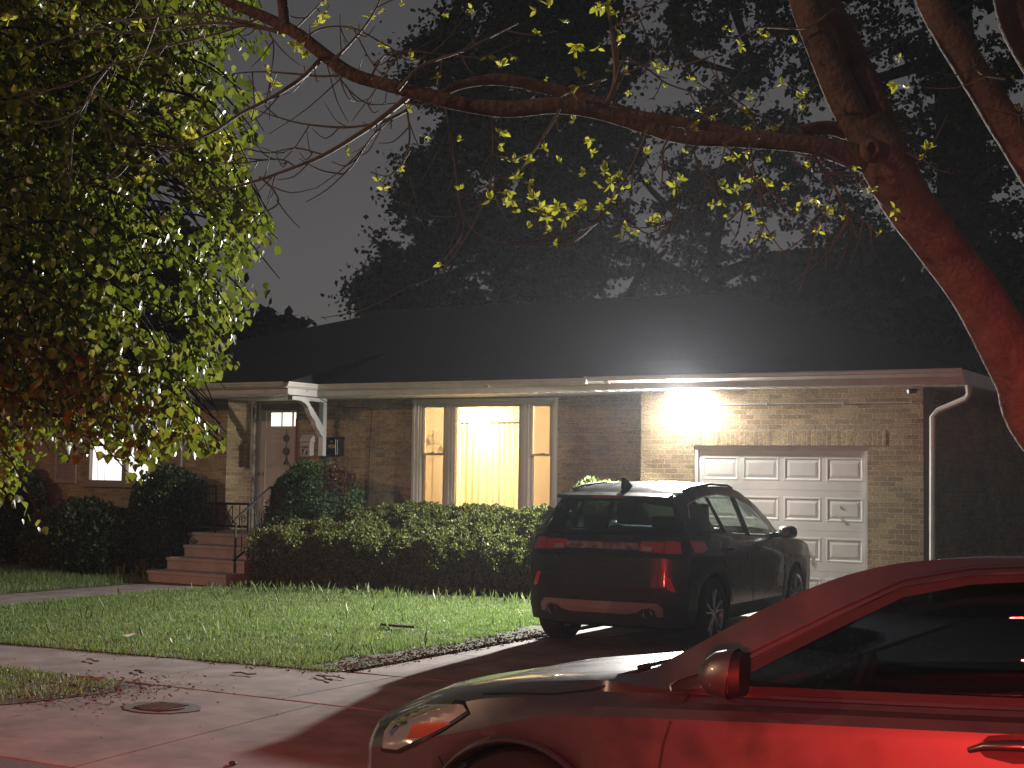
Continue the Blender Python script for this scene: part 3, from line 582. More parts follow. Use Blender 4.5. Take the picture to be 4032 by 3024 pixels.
# ------------------------------------------------------------------ hedge and bushes
M['hedge'] = leafmat('hedge_leaf', [(.038, .06, .012), (.068, .095, .02), (.108, .13, .032), (.17, .168, .052)], .3, .5)
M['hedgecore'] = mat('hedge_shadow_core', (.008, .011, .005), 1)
M['yew'] = leafmat('yew_leaf', [(.018, .055, .018), (.035, .085, .03), (.06, .12, .04), (.10, .15, .055)], .3, .5, patch=((.075, .036, .02), 1.5, .52))
M['darkbush'] = leafmat('dark_bush_leaf', [(.02, .03, .01), (.035, .05, .018), (.06, .075, .03)], .2, .5)
M['stem'] = mat('shrub_stem', (.04, .03, .022), .9)
def bush_surface(n, fn):
    """fn(s,t) -> point,normal arrays; leaves at jittered depth."""
    s, t = RNG.random(n), RNG.random(n); return fn(s, t)
def shrub(name, label, cat, P, Nn, size, mt, core, base, group=None, up=.35, shape=DIAM, width=.8, stems=5):
    t = thing(name, label, cat, base, 0, group)
    dpt = RNG.random(len(P))**2*.14; P = P-Nn*dpt[:, None]; bump = fbm(P, 3.2, 4)*.10+fbm(P, 9, 2)*.05; P = P+Nn*bump[:, None]
    P[:, 2] = np.maximum(P[:, 2], .02)
    D = Nn+np.array([0, 0, up])+RNG.normal(0, .6, P.shape)
    soup('foliage', leaves(P, D, RNG.uniform(.6, 1.35, len(P))*size, shape, width), len(shape), DIAMF if shape is DIAM else LANCEF, mt, t)
    core.build('shade_core', M['hedgecore'], t, 60)  # solid near-black filler; the shade inside the foliage is put into its colour
    for i in range(stems):
        sm_ = MB()
        x, y = base[0]+RNG.uniform(-.3, .3), base[1]+RNG.uniform(-.2, .2); sm_.tube([(x, y, 0), (x+RNG.uniform(-.1, .1), y, .4)], .018, 5); sm_.build('stem', M['stem'], t)
    return t
hyf = lambda x: -1.02+.26*(x+1.6)           # front face of the long hedge
HZB = lambda x: 1.17+.05*np.sin(x*1.3)+.04*np.clip((x+3), 0, 2)
HX0, HX1 = -6.12, -1.2
n = 85000; s = RNG.random(n); x = HX0+(HX1-HX0)*RNG.random(n)
prof = lambda x: [(-.30, HZB(x)-.3), (-.40, HZB(x)), (-.62, HZB(x)+.01), (hyf(x)+.12, .78), (hyf(x), .66), (hyf(x)-.0, .03)]
seg = RNG.choice(5, n, p=[.04, .1, .46, .10, .30]); tt = RNG.random(n); P = np.zeros((n, 3)); Nn = np.zeros((n, 3))
pr = prof(x); A = [np.broadcast_to(p[0], x.shape) for p in pr]; Bz = [np.broadcast_to(p[1], x.shape) for p in pr]
for k in range(5):
    q = seg == k; y0, y1, z0, z1 = A[k][q], A[k+1][q], Bz[k][q], Bz[k+1][q]
    P[q] = np.c_[x[q], y0+(y1-y0)*tt[q], z0+(z1-z0)*tt[q]]; d = np.c_[np.zeros(q.sum()), y1-y0, z1-z0]; Nn[q] = unit(np.c_[np.zeros(q.sum()), d[:, 2], -d[:, 1]])
Nn[Nn[:, 2] < -.1] *= -1; Nn[(seg == 4)] = (0, -1, 0)
# ends
m_ = 3500; e = RNG.random(m_) < .5; pe = np.c_[np.where(e, HX0, HX1), np.zeros(m_), RNG.uniform(.03, 1.1, m_)]; pe[:, 1] = np.where(e, RNG.uniform(-2.2, -.35, m_), RNG.uniform(-1.0, -.35, m_)); zmax = np.interp(-pe[:, 1], [.4, .62, 1.9], [1.15, 1.15, .7]); pe[:, 2] = RNG.random(m_)*zmax
P = np.r_[P, pe]; Nn = np.r_[Nn, np.c_[np.where(e, -1., 1.), np.zeros(m_), np.zeros(m_)]]
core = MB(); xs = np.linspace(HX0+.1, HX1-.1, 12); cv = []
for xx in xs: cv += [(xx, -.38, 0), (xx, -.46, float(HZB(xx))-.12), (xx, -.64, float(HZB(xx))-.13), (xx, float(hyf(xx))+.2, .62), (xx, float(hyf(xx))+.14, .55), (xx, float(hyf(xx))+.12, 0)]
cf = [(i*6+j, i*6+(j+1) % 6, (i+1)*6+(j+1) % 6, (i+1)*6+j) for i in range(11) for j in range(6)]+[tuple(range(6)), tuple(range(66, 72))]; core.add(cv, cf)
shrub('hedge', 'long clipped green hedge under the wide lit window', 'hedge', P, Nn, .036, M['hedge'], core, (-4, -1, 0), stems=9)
def ellip(c, r, n, zmin=0.0):
    d = unit(RNG.normal(size=(n, 3))); P = np.array(c)+d*np.array(r); Nn = unit(d/np.array(r)); k = P[:, 2] > zmin; return P[k], Nn[k]
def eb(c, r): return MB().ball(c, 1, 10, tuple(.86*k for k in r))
P, Nn = ellip((-6.10, -.62, 1.12), (.78, .62, .72), 15000); P2, N2 = ellip((-6.2, -.95, .62), (.6, .6, .55), 5000); P = np.r_[P, P2]; Nn = np.r_[Nn, N2]
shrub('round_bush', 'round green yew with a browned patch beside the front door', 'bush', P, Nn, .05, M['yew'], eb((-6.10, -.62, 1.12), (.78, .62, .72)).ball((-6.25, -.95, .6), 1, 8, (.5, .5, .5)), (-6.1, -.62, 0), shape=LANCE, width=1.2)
P, Nn = ellip((-1.18, -.48, .86), (.78, .46, .74), 9000)
shrub('round_bush', 'bright green bush rising behind the roof of the dark SUV', 'bush', P, Nn, .055, M['hedge'], eb((-1.18, -.48, .86), (.78, .46, .74)), (-1.18, -.48, 0), up=.9)
P, Nn = ellip((-8.95, -.85, .93), (.70, .60, .82), 9000); P2, N2 = ellip((-8.62, -1.05, .6), (.52, .5, .66), 5000)
shrub('round_bush', 'dark round bush left of the porch rail below the shutter', 'bush', np.r_[P, P2], np.r_[Nn, N2], .05, M['darkbush'], eb((-8.95, -.85, .93), (.70, .60, .82)).ball((-8.62, -1.05, .6), 1, 8, (.42, .4, .54)), (-8.6, -.85, 0))
P, Nn = ellip((-10.3, -1.35, .42), (1.35, .75, .72), 14000)
shrub('low_bush', 'low spreading dark shrub in front of the left window', 'bush', P, Nn, .055, M['darkbush'], eb((-10.3, -1.35, .42), (1.35, .75, .72)), (-10.3, -1.35, 0))
P, Nn = ellip((-13.0, -.75, .9), (.75, .6, .95), 8000)
shrub('round_bush', 'dark bush at the far left end of the house front', 'bush', P, Nn, .06, M['darkbush'], eb((-13.0, -.75, .9), (.75, .6, .95)), (-13, -.75, 0))
# spring bulbs beside the walk
for i, (px_, py_) in enumerate(((195, 1240), (232, 1243), (262, 1246), (300, 1246), (322, 1252))):
    c = onz(px_, py_); t = MB()
    nb_ = 12; B0 = np.tile(np.array([c[0], c[1], 0.]), (nb_, 1))+np.c_[RNG.normal(0, .05, (nb_, 2)), np.zeros(nb_)]
    o = soup('bulb_plant', leaves(B0, np.c_[RNG.normal(0, .25, (nb_, 2)), np.ones(nb_)], RNG.uniform(.14, .26, nb_), LANCE, .4), 6, LANCEF, gm1)
    tag(o, 'tuft of upright bulb leaves in the row along the dark bed left of the walk', 'plant', 'bulb tufts beside the walk')
# ------------------------------------------------------------------ bits lying about
def on(x, y, z=.0): p = onz(x, y, z); return (float(p[0]), float(p[1]))
def bit(name, label, cat, x, y, fn, mt, group=None):
    c = on(x, y, .03); mb = fn((c[0], c[1])); return tag(mb.build(name, mt), label, cat, group)
a, b_ = on(1028, 1279, .05), on(1106, 1276, .05)
bit('timber_offcut', 'reddish board lying at the foot of the hedge beside the SUV', 'board', 1066, 1277, lambda c: MB().tube([(a[0], a[1], .06), (b_[0], b_[1], .07)], .028, 4), mat('red_brown_timber', (.22, .1, .07), .8))
p_ = on(1030, 1270, .05)
bit('broken_brick', 'small broken brick above the board at the hedge foot', 'brick', 1030, 1268, lambda c: MB().box(c[0]-.05, c[0]+.05, c[1]-.03, c[1]+.03, .01, .07), M['brick'])
bit('metal_plate', 'black flat scrap lying on the bright lawn near the drive', 'scrap', 860, 1358, lambda c: MB().prism([(c[0]-.22, c[1]-.02), (c[0]+.02, c[1]-.05), (c[0]+.22, c[1]-.02), (c[0]+.2, c[1]+.03), (c[0]-.2, c[1]+.02)], 2, .05, .075), M['black'])
bit('paper_scrap', 'crumpled pale paper scrap on the lawn near the sidewalk', 'litter', 275, 1384, lambda c: MB().add([(c[0]-.09, c[1]-.02, .07), (c[0]-.02, c[1]-.06, .085), (c[0]+.05, c[1]-.04, .075), (c[0]+.1, c[1]+.02, .10), (c[0]+.04, c[1]+.08, .10), (c[0]-.05, c[1]+.07, .085)], [(0, 1, 5), (1, 2, 4, 5), (2, 3, 4)]), mat('paper', (.55, .5, .45), .8))
uc = thing('utility_cover', 'round iron utility cover set in a dark patch of the drive apron', 'utility cover', (.52, -10.86, 0))
b = MB(); b.prism([(.52+.30*cos(2*pi*i/28)*(1+.08*sin(i*2.1)), -10.86+.24*sin(2*pi*i/28)) for i in range(28)], 2, -.004, .004); b.build('surround', mat('tar_patch', (.03, .027, .025), .9, c2=(.06, .05, .045), scale=12), uc)
b = MB(); b.prism([(.52+.19*cos(2*pi*i/24), -10.86+.165*sin(2*pi*i/24)) for i in range(24)], 2, .004, .012)
for k in range(-3, 4): b.box(.52-.14, .52+.14, -10.86+k*.042-.008, -10.86+k*.042+.008, .012, .016)
b.build('cover', mat('rusty_iron', (.025, .02, .018), .7, c2=(.06, .045, .035), scale=20), uc)
tw = [((300, 1455), .16, 'thin fallen twig near the left edge of the sidewalk'), ((528, 1459), .16, 'curved fallen twig in the middle of the sidewalk'), ((700, 1468), .22, 'forked fallen twig with two prongs on the sidewalk'), ((200, 1430), .16, 'long thin twig lying across the far left of the sidewalk'), ((800, 1425), .16, 'pale straight twig at the edge of the lawn'), ((196, 1468), .16, 'pale twig at the tip of the parkway grass')]
for (x, y), L, lab in tw:
    c = on(x, y); an = RNG.uniform(-.6, .6); mb = MB(); pts = [(c[0]+L*(k-1.5)*.5*cos(an), c[1]+L*(k-1.5)*.5*sin(an)+.005*sin(k*2.), .012+.01*(k % 2)) for k in range(4)]; mb.tube(pts, .006, 5)
    if 'forked' in lab: mb.tube([pts[1], (pts[1][0]+.08, pts[1][1]+.06, .02), (pts[1][0]+.2, pts[1][1]+.04, .012)], .005, 5); mb.tube([pts[2], (pts[2][0]+.09, pts[2][1]-.05, .012)], .005, 5)
    tag(mb.build('fallen_twig', M['twig'] if 'pale' in lab else M['bark_dark']), lab, 'twig', 'fallen twigs on the sidewalk')
nc = 55; xs_ = RNG.uniform(-3.5, 3, nc); P = np.c_[xs_, RNG.uniform(-12.3, -8.9, nc), np.full(nc, .006)]
tag(soup('debris', leaves(P, np.c_[RNG.normal(size=(nc, 2)), RNG.normal(0, .2, nc)], RNG.uniform(.012, .03, nc), DIAM, .5), 4, DIAMF, leafmat('small_debris', [(.03, .02, .015), (.06, .04, .03), (.3, .28, .25)], 0, .8)), 'scattered leaf flecks on the pinkish concrete', 'debris', None, 'stuff')
bit('pebble', 'single dark pebble on the bare apron nearest the camera', 'stone', 503, 1640, lambda c: MB().ball((c[0], c[1], .008), .022, 6, (1.3, .8, .6)), M['black'])
# ================================================================== cars
def cr(tab):
    """smooth monotone interpolation through (u, value) pairs."""
    xs = np.array([p[0] for p in tab], float); ys = np.array([p[1] for p in tab], float)
    h = np.diff(xs); d = np.diff(ys)/h; ms = np.zeros(len(xs)); ms[0], ms[-1] = d[0], d[-1]
    for i in range(1, len(xs)-1): ms[i] = 0 if d[i-1]*d[i] <= 0 else 2*d[i-1]*d[i]/(d[i-1]+d[i])
    def f(x):
        x = min(max(x, xs[0]), xs[-1]); i = min(int(np.searchsorted(xs, x, 'right'))-1, len(h)-1); t = (x-xs[i])/h[i]
        return float(ys[i]*(2*t**3-3*t*t+1)+h[i]*ms[i]*(t**3-2*t*t+t)+ys[i+1]*(-2*t**3+3*t*t)+h[i]*ms[i+1]*(t**3-t*t))
    return f
NR = 15
def sstep(a, b, x): t = min(max((x-a)/(b-a), 0), 1); return t*t*(3-2*t)
def car_grid(p):
    """Station-by-row grid of one half body in car coordinates (length u, width v, height z), nose to tail."""
    us = sorted(set([round(x, 4) for x in np.arange(p['u0'], p['u1']+1e-6, .045)]+[round(c+dx, 4) for c in p['axles'] for dx in (-p['R'], p['R'], -p['R']*.97, p['R']*.97, -p['R']*.86, p['R']*.86)]+[p['u1']]))
    us = [x for x in us if p['u0'] <= x <= p['u1']]
    grid = []
    for u in us:
        W = p['W'](u); zb = p['zb'](u); zc = p['zc'](u); zl = p['zl'](u)
        za = zb; arch = False
        for c in p['axles']:
            d = abs(u-c)
            if d < p['R']: za = max(zb, p['wz']+sqrt(max(0, p['R']**2-d*d))); arch = True
        rz = lambda z: za+(z-zb)/(zc-zb)*(zc-za)
        fl = p.get('flare', .0)
        fw = sum(fl*max(0, 1-(abs(u-c)/(p['R']*1.35))**2) for c in p['axles'])
        row = [(0, p['floor']), (.6*W, za if arch else p['floor']), (p['kb']*W+fw, za), (p['k3']*W+fw, rz(zb+(zc-zb)*.22)), (p['k4']*W+fw*.8, rz(zb+(zc-zb)*.55)), (p['k5']*W+fw*.4, rz(zc-.035)), (p['k6']*W, zc), (p['k7']*W, zc+.035), (p['k8'](u)*W, zl-.018), (p['k9'](u)*W, zl)]
        vt, zt = p['v11'](u), p['z11'](u)
        row += [(row[9][0]-p['ins'], zl+.006 if zt > zl+.02 else zl+.002), (vt, zt), (p['v12'](u), p['z12'](u)), (p['v12'](u)*.55, p['z13'](u)), (0, p['z14'](u))]
        g = []
        for r, (v, z) in enumerate(row):
            wS = 1-sstep(p['u0'], p['u0']+.75, u); wE = sstep(p['u1']-.7, p['u1'], u)
            sh = p.get('shear', (0, 1, 1, 0)); s_ = sh[0]*math.exp(-((u-sh[1])/sh[2])**2)*(z-sh[3]) if r < 10 else 0
            g.append((u+p['dS'][r]*wS+p['dE'][r]*wE+s_, v, z))
        grid.append(g)
    return us, grid
def car_faces(p):
    us, grid = car_grid(p); ng = len(grid); Q = []     # (4 points, kind, u, row)
    for i in range(ng-1):
        for r in range(NR-1): Q.append(([grid[i][r], grid[i+1][r], grid[i+1][r+1], grid[i][r+1]], 'side', (us[i]+us[i+1])/2, r))
    fr = [1, .975, .94, .88, .78, .62, .42, .2, 0]
    for end, key, sgn in ((0, 'front', -1), (-1, 'rear', 1)):
        dr = p[key]                                        # per-row depth of the wrapped end
        wrap = [[(grid[end][r][0]+sgn*dr[r]*(1-f**p[key+'_pow']), grid[end][r][1]*f, grid[end][r][2]+(1-f*f)*p[key+'_dz'][r]) for r in range(NR)] for f in fr]
        r1 = p[key+'_top']
        for k in range(len(fr)-1):
            for r in range(2, r1):
                q = [wrap[k][r], wrap[k+1][r], wrap[k+1][r+1], wrap[k][r+1]]
                Q.append((q, key, fr[k], r))
        # close the seam between the wrapped end's top row and the centre row of the first/last station
        for k in range(len(fr)-1):
            a, b = wrap[k][r1], wrap[k+1][r1]
            seam = [grid[end][r1], grid[end][r1+1], grid[end][r1+2], grid[end][NR-1]] if r1 < NR-2 else [grid[end][r1], grid[end][NR-1]]
            ff = lambda f: tuple(np.array(seam_at(seam, f)))
            Q.append(([a, b, ff(fr[k+1]), ff(fr[k])], key+'_lip', fr[k], r1))
    return Q
def seam_at(seam, f):
    v = seam[0][1]*f; vs = [s[1] for s in seam][::-1]
    return (float(np.interp(v, vs, [s[0] for s in seam][::-1])), v, float(np.interp(v, vs, [s[2] for s in seam][::-1])))
def car_part(Q, pred, name, mt, parent, sides=(-1, 1), ang=38, thick=0):
    me = bpy.data.meshes.new(name); bm = bmesh.new()
    for s in sides:
        for q, kd, u, r in Q:
            if not pred(kd, u, r): continue
            vs = [bm.verts.new((a[0], s*a[1], a[2])) for a in q]
            try: bm.faces.new(vs if s > 0 else vs[::-1])
            except ValueError: pass
    bmesh.ops.remove_doubles(bm, verts=bm.verts, dist=.0008)
    bmesh.ops.dissolve_degenerate(bm, edges=bm.edges, dist=.0004)
    bmesh.ops.recalc_face_normals(bm, faces=bm.faces)
    bm.to_mesh(me); bm.free()
    me.polygons.foreach_set('use_smooth', [True]*len(me.polygons)); me.set_sharp_from_angle(angle=radians(ang))
    o = link(name, me, mt, parent)
    if thick:
        md = o.modifiers.new('thickness', 'SOLIDIFY'); md.thickness = thick; md.offset = -1
    return o
def bvh_of(Q, sides=(-1, 1)):
    vs, fs = [], []
    for s in sides:
        for q, kd, u, r in Q: b = len(vs); vs += [Vector((a[0], s*a[1], a[2])) for a in q]; fs.append((b, b+1, b+2, b+3))
    return BVHTree.FromPolygons(vs, fs)
def patch(bv, poly, axis, name, mt, parent, off=.004, depth=.012, step=.03, ang=50):
    """A panel that follows the body: poly in (u,z) seen from side -v ('L') / +v ('R'), (v,z) seen from the tail ('B') or nose ('F'), (u,v) from above ('T')."""
    def cast(a, b):
        o, d = {'L': ((a, -3, b), (0, 1, 0)), 'R': ((a, 3, b), (0, -1, 0)), 'B': ((9, a, b), (-1, 0, 0)), 'F': ((-4, a, b), (1, 0, 0)), 'T': ((a, b, 4), (0, 0, -1))}[axis]
        h = bv.ray_cast(Vector(o), Vector(d)); return h[0], Vector(d)
    pts = [];
    for i, q in enumerate(poly):
        w = poly[(i+1) % len(poly)]; n = max(1, int(math.dist(q, w)/step)); pts += [(q[0]+(w[0]-q[0])*k/n, q[1]+(w[1]-q[1])*k/n) for k in range(n)]
    nb = len(pts); A = np.array(pts); lo, hi = A.min(0), A.max(0)
    g = np.array([(a, b) for a in np.arange(lo[0], hi[0], step) for b in np.arange(lo[1], hi[1], step)]) if True else None
    if len(g):
        g = g[inpoly(g, A)]
        if len(g): g = g[[np.min(np.linalg.norm(A-q, axis=1)) > step*.45 for q in g]]
    allp = [Vector(q) for q in pts]+[Vector(map(float, q)) for q in g]
    vo, ed, fa, ov, oe, of = delaunay_2d_cdt(allp, [(i, (i+1) % nb) for i in range(nb)], [], 1, 1e-5)
    top, bot = [], []
    last = None
    for q in vo:
        h, d = cast(q[0], q[1])
        if h is None: h = last if last is not None else Vector((q[0], 0, q[1]))
        last = h; top.append(h-d*off); bot.append(h+d*depth)
    n = len(vo); mb = MB(); fs = [tuple(f) for f in fa]; fs2 = [tuple(i+n for i in f[::-1]) for f in fa]
    cnt = {}
    for f in fa:
        for i in range(len(f)): e = tuple(sorted((f[i], f[(i+1) % len(f)]))); cnt[e] = cnt.get(e, 0)+1
    sk = [(a, b, b+n, a+n) for (a, b), c in cnt.items() if c == 1]
    mb.add(top+bot, fs+fs2+sk)
    o = parent; keep = ORIGIN.get(parent.name); ORIGIN[parent.name] = Vector((0, 0, 0))
    ob = mb.build(name, mt, parent, ang); ORIGIN[parent.name] = keep
    return ob
def ribbon(bv, line, axis, w=.007):
    """closed polygon of width w along a polyline, for panel gaps and trims."""
    L, Rr = [], []
    for i, q in enumerate(line):
        t = np.array(line[min(i+1, len(line)-1)])-np.array(line[max(i-1, 0)]); t = t/np.linalg.norm(t); n = np.array((-t[1], t[0]))*w/2
        L.append(tuple(np.array(q)+n)); Rr.append(tuple(np.array(q)-n))
    return L+Rr[::-1]
def wheel(parent, u, v, s, r, w, rr, ns, twin=True, name='wheel'):
    """outer face toward s*v."""
    t = MB(); y0, y1 = v-s*w, v
    t.lathe([(rr, y1), (rr+.012, y1+s*.004), (r-.035, y1+s*.006), (r-.006, y1-s*.02), (r, y1-s*.05), (r, y0+s*.05), (r-.02, y0), (rr, y0)], 40, 1, (u, 0, r))
    tw_ = t.build('tyre', M['rubber'], parent, 40); tw_.name = 'wheel'
    k = MB(); k.lathe([(rr+.004, y1-s*.002), (rr-.012, y1-s*.012), (rr-.02, y1-s*.03), (rr-.03, y0+s*.03), (.02, y0+s*.03)], 36, 1, (u, 0, r))
    k.lathe([(.001, y1-s*.012), (.045, y1-s*.014), (.06, y1-s*.03), (.055, y1-s*.06)], 20, 1, (u, 0, r))
    for i in range(ns):
        a = 2*pi*i/ns+.3
        for da in ((-.13, .13) if twin else (0,)):
            p0 = (u+.04*cos(a+da*.5), y1-s*.022, r+.04*sin(a+da*.5)); p1 = (u+(rr-.012)*cos(a+da*1.5), y1-s*.014, r+(rr-.012)*sin(a+da*1.5)); pm = tuple((np.array(p0)+np.array(p1))/2-np.array((0, s*.004, 0)))
            k.tube([p0, pm, p1], [.017, .013, .014], 6)
    k.build('rim', M['alloy'], tw_, 40)
    d = MB(); d.lathe([(.001, y0+s*.05), (.15, y0+s*.05), (.15, y0+s*.06), (.001, y0+s*.06)], 24, 1, (u, 0, r)); d.build('brake_disc', M['galv'], tw_)
    return tw_
def paint(name, c, metal, rough, coat=.7, fleck=.02):
    N = Nodes(name); N.set(Base_Color=rgba(c), Metallic=metal, Roughness=rough, Coat_Weight=coat, Coat_Roughness=.04)
    tc = N.new('ShaderNodeTexCoord'); nz = N.new('ShaderNodeTexNoise', Scale=7., Detail=6); N.l(tc.outputs['Object'], nz.inputs['Vector'])
    mr = N.new('ShaderNodeMapRange', **{'From Min': .3, 'From Max': .75, 'To Min': rough-.05, 'To Max': rough+.12}); N.l(nz.outputs['Fac'], mr.inputs['Value']); N.l(mr.outputs[0], N.b.inputs['Roughness'])
    return N.m
# ------------------------------------------------------------------ silver sedan in the foreground
SEDA = radians(8.5)
sed = thing('sedan', 'grey sedan lit red, parked across the lower right corner with its nose to the left', 'car', (4.05, -13.1, -.034), SEDA); sed.rotation_euler.x = -radians(2.2)   # leans with the road crown
c_ = lambda v: (lambda u: v)
sp = dict(u0=.34, u1=4.35, axles=(.97, 3.72), R=.345, wz=.325, floor=.2, kb=.955, k3=.985, k4=1.0, k5=1.003, k6=1.006, k7=.98,
    W=cr([(.34, .84), (.6, .885), (1.0, .902), (2.5, .912), (3.7, .9), (4.35, .83)]), zb=c_(.20),
    zc=cr([(.34, .60), (.75, .70), (1.15, .793), (1.65, .818), (2.8, .854), (3.8, .89), (4.35, .9)]),
    zl=cr([(.34, .675), (.45, .72), (.65, .80), (.85, .85), (1.05, .868), (1.35, .88), (1.6, .89), (2.8, .922), (3.7, .965), (4.35, .98)]),
    k8=cr([(.34, .96), (1.0, .94), (1.6, .935), (4.35, .935)]), k9=cr([(.34, .93), (.8, .89), (1.2, .895), (1.6, .92), (4.35, .918)]), ins=.012,
    v11=cr([(.34, .60), (.8, .66), (1.2, .74), (1.40, .83), (1.6, .845), (1.84, .80), (2.15, .735), (2.4, .695), (2.65, .675), (3.3, .665), (3.7, .70), (3.95, .80), (4.35, .76)]),
    z11=cr([(.34, .69), (.45, .735), (.65, .825), (.85, .872), (1.05, .898), (1.35, .925), (1.58, .912), (1.84, 1.01), (2.145, 1.186), (2.39, 1.318), (2.63, 1.374), (2.81, 1.390), (3.3, 1.38), (3.7, 1.25), (3.97, 1.0), (4.35, 1.0)]),
    v12=cr([(.34, .52), (.8, .60), (1.2, .66), (1.38, .74), (1.6, .755), (1.84, .725), (2.15, .67), (2.4, .63), (2.65, .605), (3.3, .59), (3.7, .62), (4.0, .7), (4.35, .65)]),
    z12=cr([(.34, .695), (.45, .745), (.65, .832), (.85, .882), (1.05, .910), (1.33, .945), (1.42, .955), (1.602, 1.052), (1.97, 1.262), (2.23, 1.370), (2.41, 1.412), (2.63, 1.433), (2.81, 1.438), (3.3, 1.43), (3.7, 1.32), (4.0, 1.08), (4.35, 1.01)]),
    z13=cr([(.34, .69), (.45, .755), (.65, .83), (.85, .88), (1.05, .907), (1.33, .943), (1.42, .957), (1.602, 1.048), (1.97, 1.258), (2.23, 1.363), (2.41, 1.404), (2.63, 1.424), (2.81, 1.427), (3.3, 1.42), (3.7, 1.32), (4.0, 1.09), (4.35, 1.02)]),
    z14=cr([(.34, .70), (.45, .765), (.65, .838), (.85, .886), (1.05, .912), (1.33, .946), (1.42, .958), (1.602, 1.048), (1.97, 1.254), (2.23, 1.356), (2.41, 1.395), (2.63, 1.415), (2.81, 1.419), (3.3, 1.412), (3.7, 1.32), (4.0, 1.09), (4.35, 1.02)]),
    dS=[0]*10+[-.01, -.07, -.10, -.14, -.17], dE=[.06, .06, .07, .08, .08, .08, .08, .08, .08, .08, .08, .08, .08, .08, .08], shear=(.30, 1.56, .35, .62), flare=.006,
    front=[.2, .2, .20, .23, .24, .235, .22, .205, .19, .18]+[.2]*5, front_pow=2.6, front_dz=[0, 0, 0, 0, 0, 0, .0, .0, .0, .01]+[0]*5, front_top=9,
    rear=[.2, .2, .22, .24, .25, .25, .24, .23, .2, .18]+[.15]*5, rear_pow=4, rear_dz=[0]*15, rear_top=9)
SQ = car_faces(sp); SB = bvh_of(SQ)
M['sedan'] = paint('silver_grey_paint', (.155, .148, .144), .82, .37)
glass_s = lambda k, u, r: k == 'side' and r == 10 and 1.70 < u < 3.84
wind_s = lambda k, u, r: k == 'side' and r in (12, 13) and 1.44 < u < 2.30
back_s = lambda k, u, r: k == 'side' and r in (12, 13) and 3.45 < u < 4.05
hood_s = lambda k, u, r: (k == 'side' and r in (11, 12, 13) and u < 1.34)
cowl_s = lambda k, u, r: k == 'side' and r in (12, 13) and 1.34 <= u <= 1.44
door_s = lambda k, u, r: k == 'side' and 2 <= r <= 9 and 1.56 < u < 3.62 and not (u > 3.30 and r < 6)
body = lambda k, u, r: not (glass_s(k, u, r) or wind_s(k, u, r) or back_s(k, u, r) or hood_s(k, u, r) or cowl_s(k, u, r) or door_s(k, u, r))
sb = car_part(SQ, body, 'body', M['sedan'], sed, ang=25)
car_part(SQ, hood_s, 'hood', M['sedan'], sed)
car_part(SQ, cowl_s, 'cowl_panel', M['black'], sed, thick=.01)
for s in (-1, 1):
    for a, b in ((1.56, 3.02), (3.02, 3.62)):
        d = car_part(SQ, lambda k, u, r: door_s(k, u, r) and a < u < b, 'door', M['sedan'], sed, (s,), 25)
        if s < 0 and a < 2:
            h = MB(); ORIGIN[d.name] = Vector((0, 0, 0))
            # bowl and bar of the handle
            patch(SB, [(2.66, .80), (2.70, .842), (2.80, .857), (2.92, .845), (2.95, .80), (2.90, .765), (2.78, .755), (2.69, .77)][::1], 'L', 'handle_recess', M['black'], d, .002, .01)
            bar = MB(); bar.tube([(2.64, -.918, .79), (2.69, -.945, .81), (2.80, -.953, .82), (2.92, -.948, .815), (2.97, -.918, .80)], [.014, .02, .024, .02, .014], 10, flat=.75); bar.build('handle', M['sedan'], d, 50)
gl_s = glassmat('car_window_glass', (.62, .65, .66), .0, 1.5, dew=((.5, .55, .58), 3.2, .02, .30), diffuse=0)
gl_w = glassmat('dewy_windshield', (.55, .58, .58), .0, 1.5, dew=((.93, 1., 1.), 2.6, .72, 1.0))
gl_t = glassmat('tinted_car_glass', (.22, .24, .26), .0, 1.4)
for s in (-1, 1): car_part(SQ, glass_s, 'window', gl_s if s < 0 else gl_t, sed, (s,), thick=.004)
car_part(SQ, wind_s, 'windshield', gl_w, sed, thick=.004)
car_part(SQ, back_s, 'rear_window', gl_s, sed, thick=.004)
# panel gaps, mouldings
dkm = M['black']
def line(pts, w, nm, mt, off=.0022): return patch(SB, ribbon(SB, pts, 'L', w), 'L', nm, mt, sed, off, .008, .04)
line([(1.548, .30), (1.55, .62), (1.565, .72), (1.592, .806), (1.62, .87), (1.64, .905)], .009, 'door_gap', dkm)
line([(3.02, .28), (3.0, .6), (3.005, .93)], .008, 'door_gap', dkm)
line([(.66, .60), (.70, .50), (.715, .40)], .007, 'bumper_gap', dkm)
line([(1.66, .922), (2.0, .932), (2.5, .943), (2.9, .953), (3.6, .99)], .028, 'belt_seal', dkm, .003)
line([(1.56, .902), (1.7, .906), (2.1, .913), (2.6, .926), (3.0, .938), (3.6, .97)], .012, 'belt_moulding', M['sedan'], .009)
# frame of the side glass: dark seal under the A pillar and red-lit moulding
fr_t = [(1.60, .955), (1.72, 1.00), (1.84, 1.06), (2.145, 1.228), (2.39, 1.352), (2.63, 1.402), (2.81, 1.415), (3.1, 1.415), (3.4, 1.39)]
fr_b = [(1.70, .935), (1.84, .998), (2.145, 1.17), (2.39, 1.302), (2.63, 1.358), (2.81, 1.374), (3.1, 1.372), (3.4, 1.34)]
line(fr_b, .035, 'window_seal', dkm, .003); line(fr_t, .010, 'window_moulding', M['sedan'], .010); line([(p[0], p[1]-.026) for p in fr_t[2:]], .006, 'window_moulding', M['sedan'], .010)
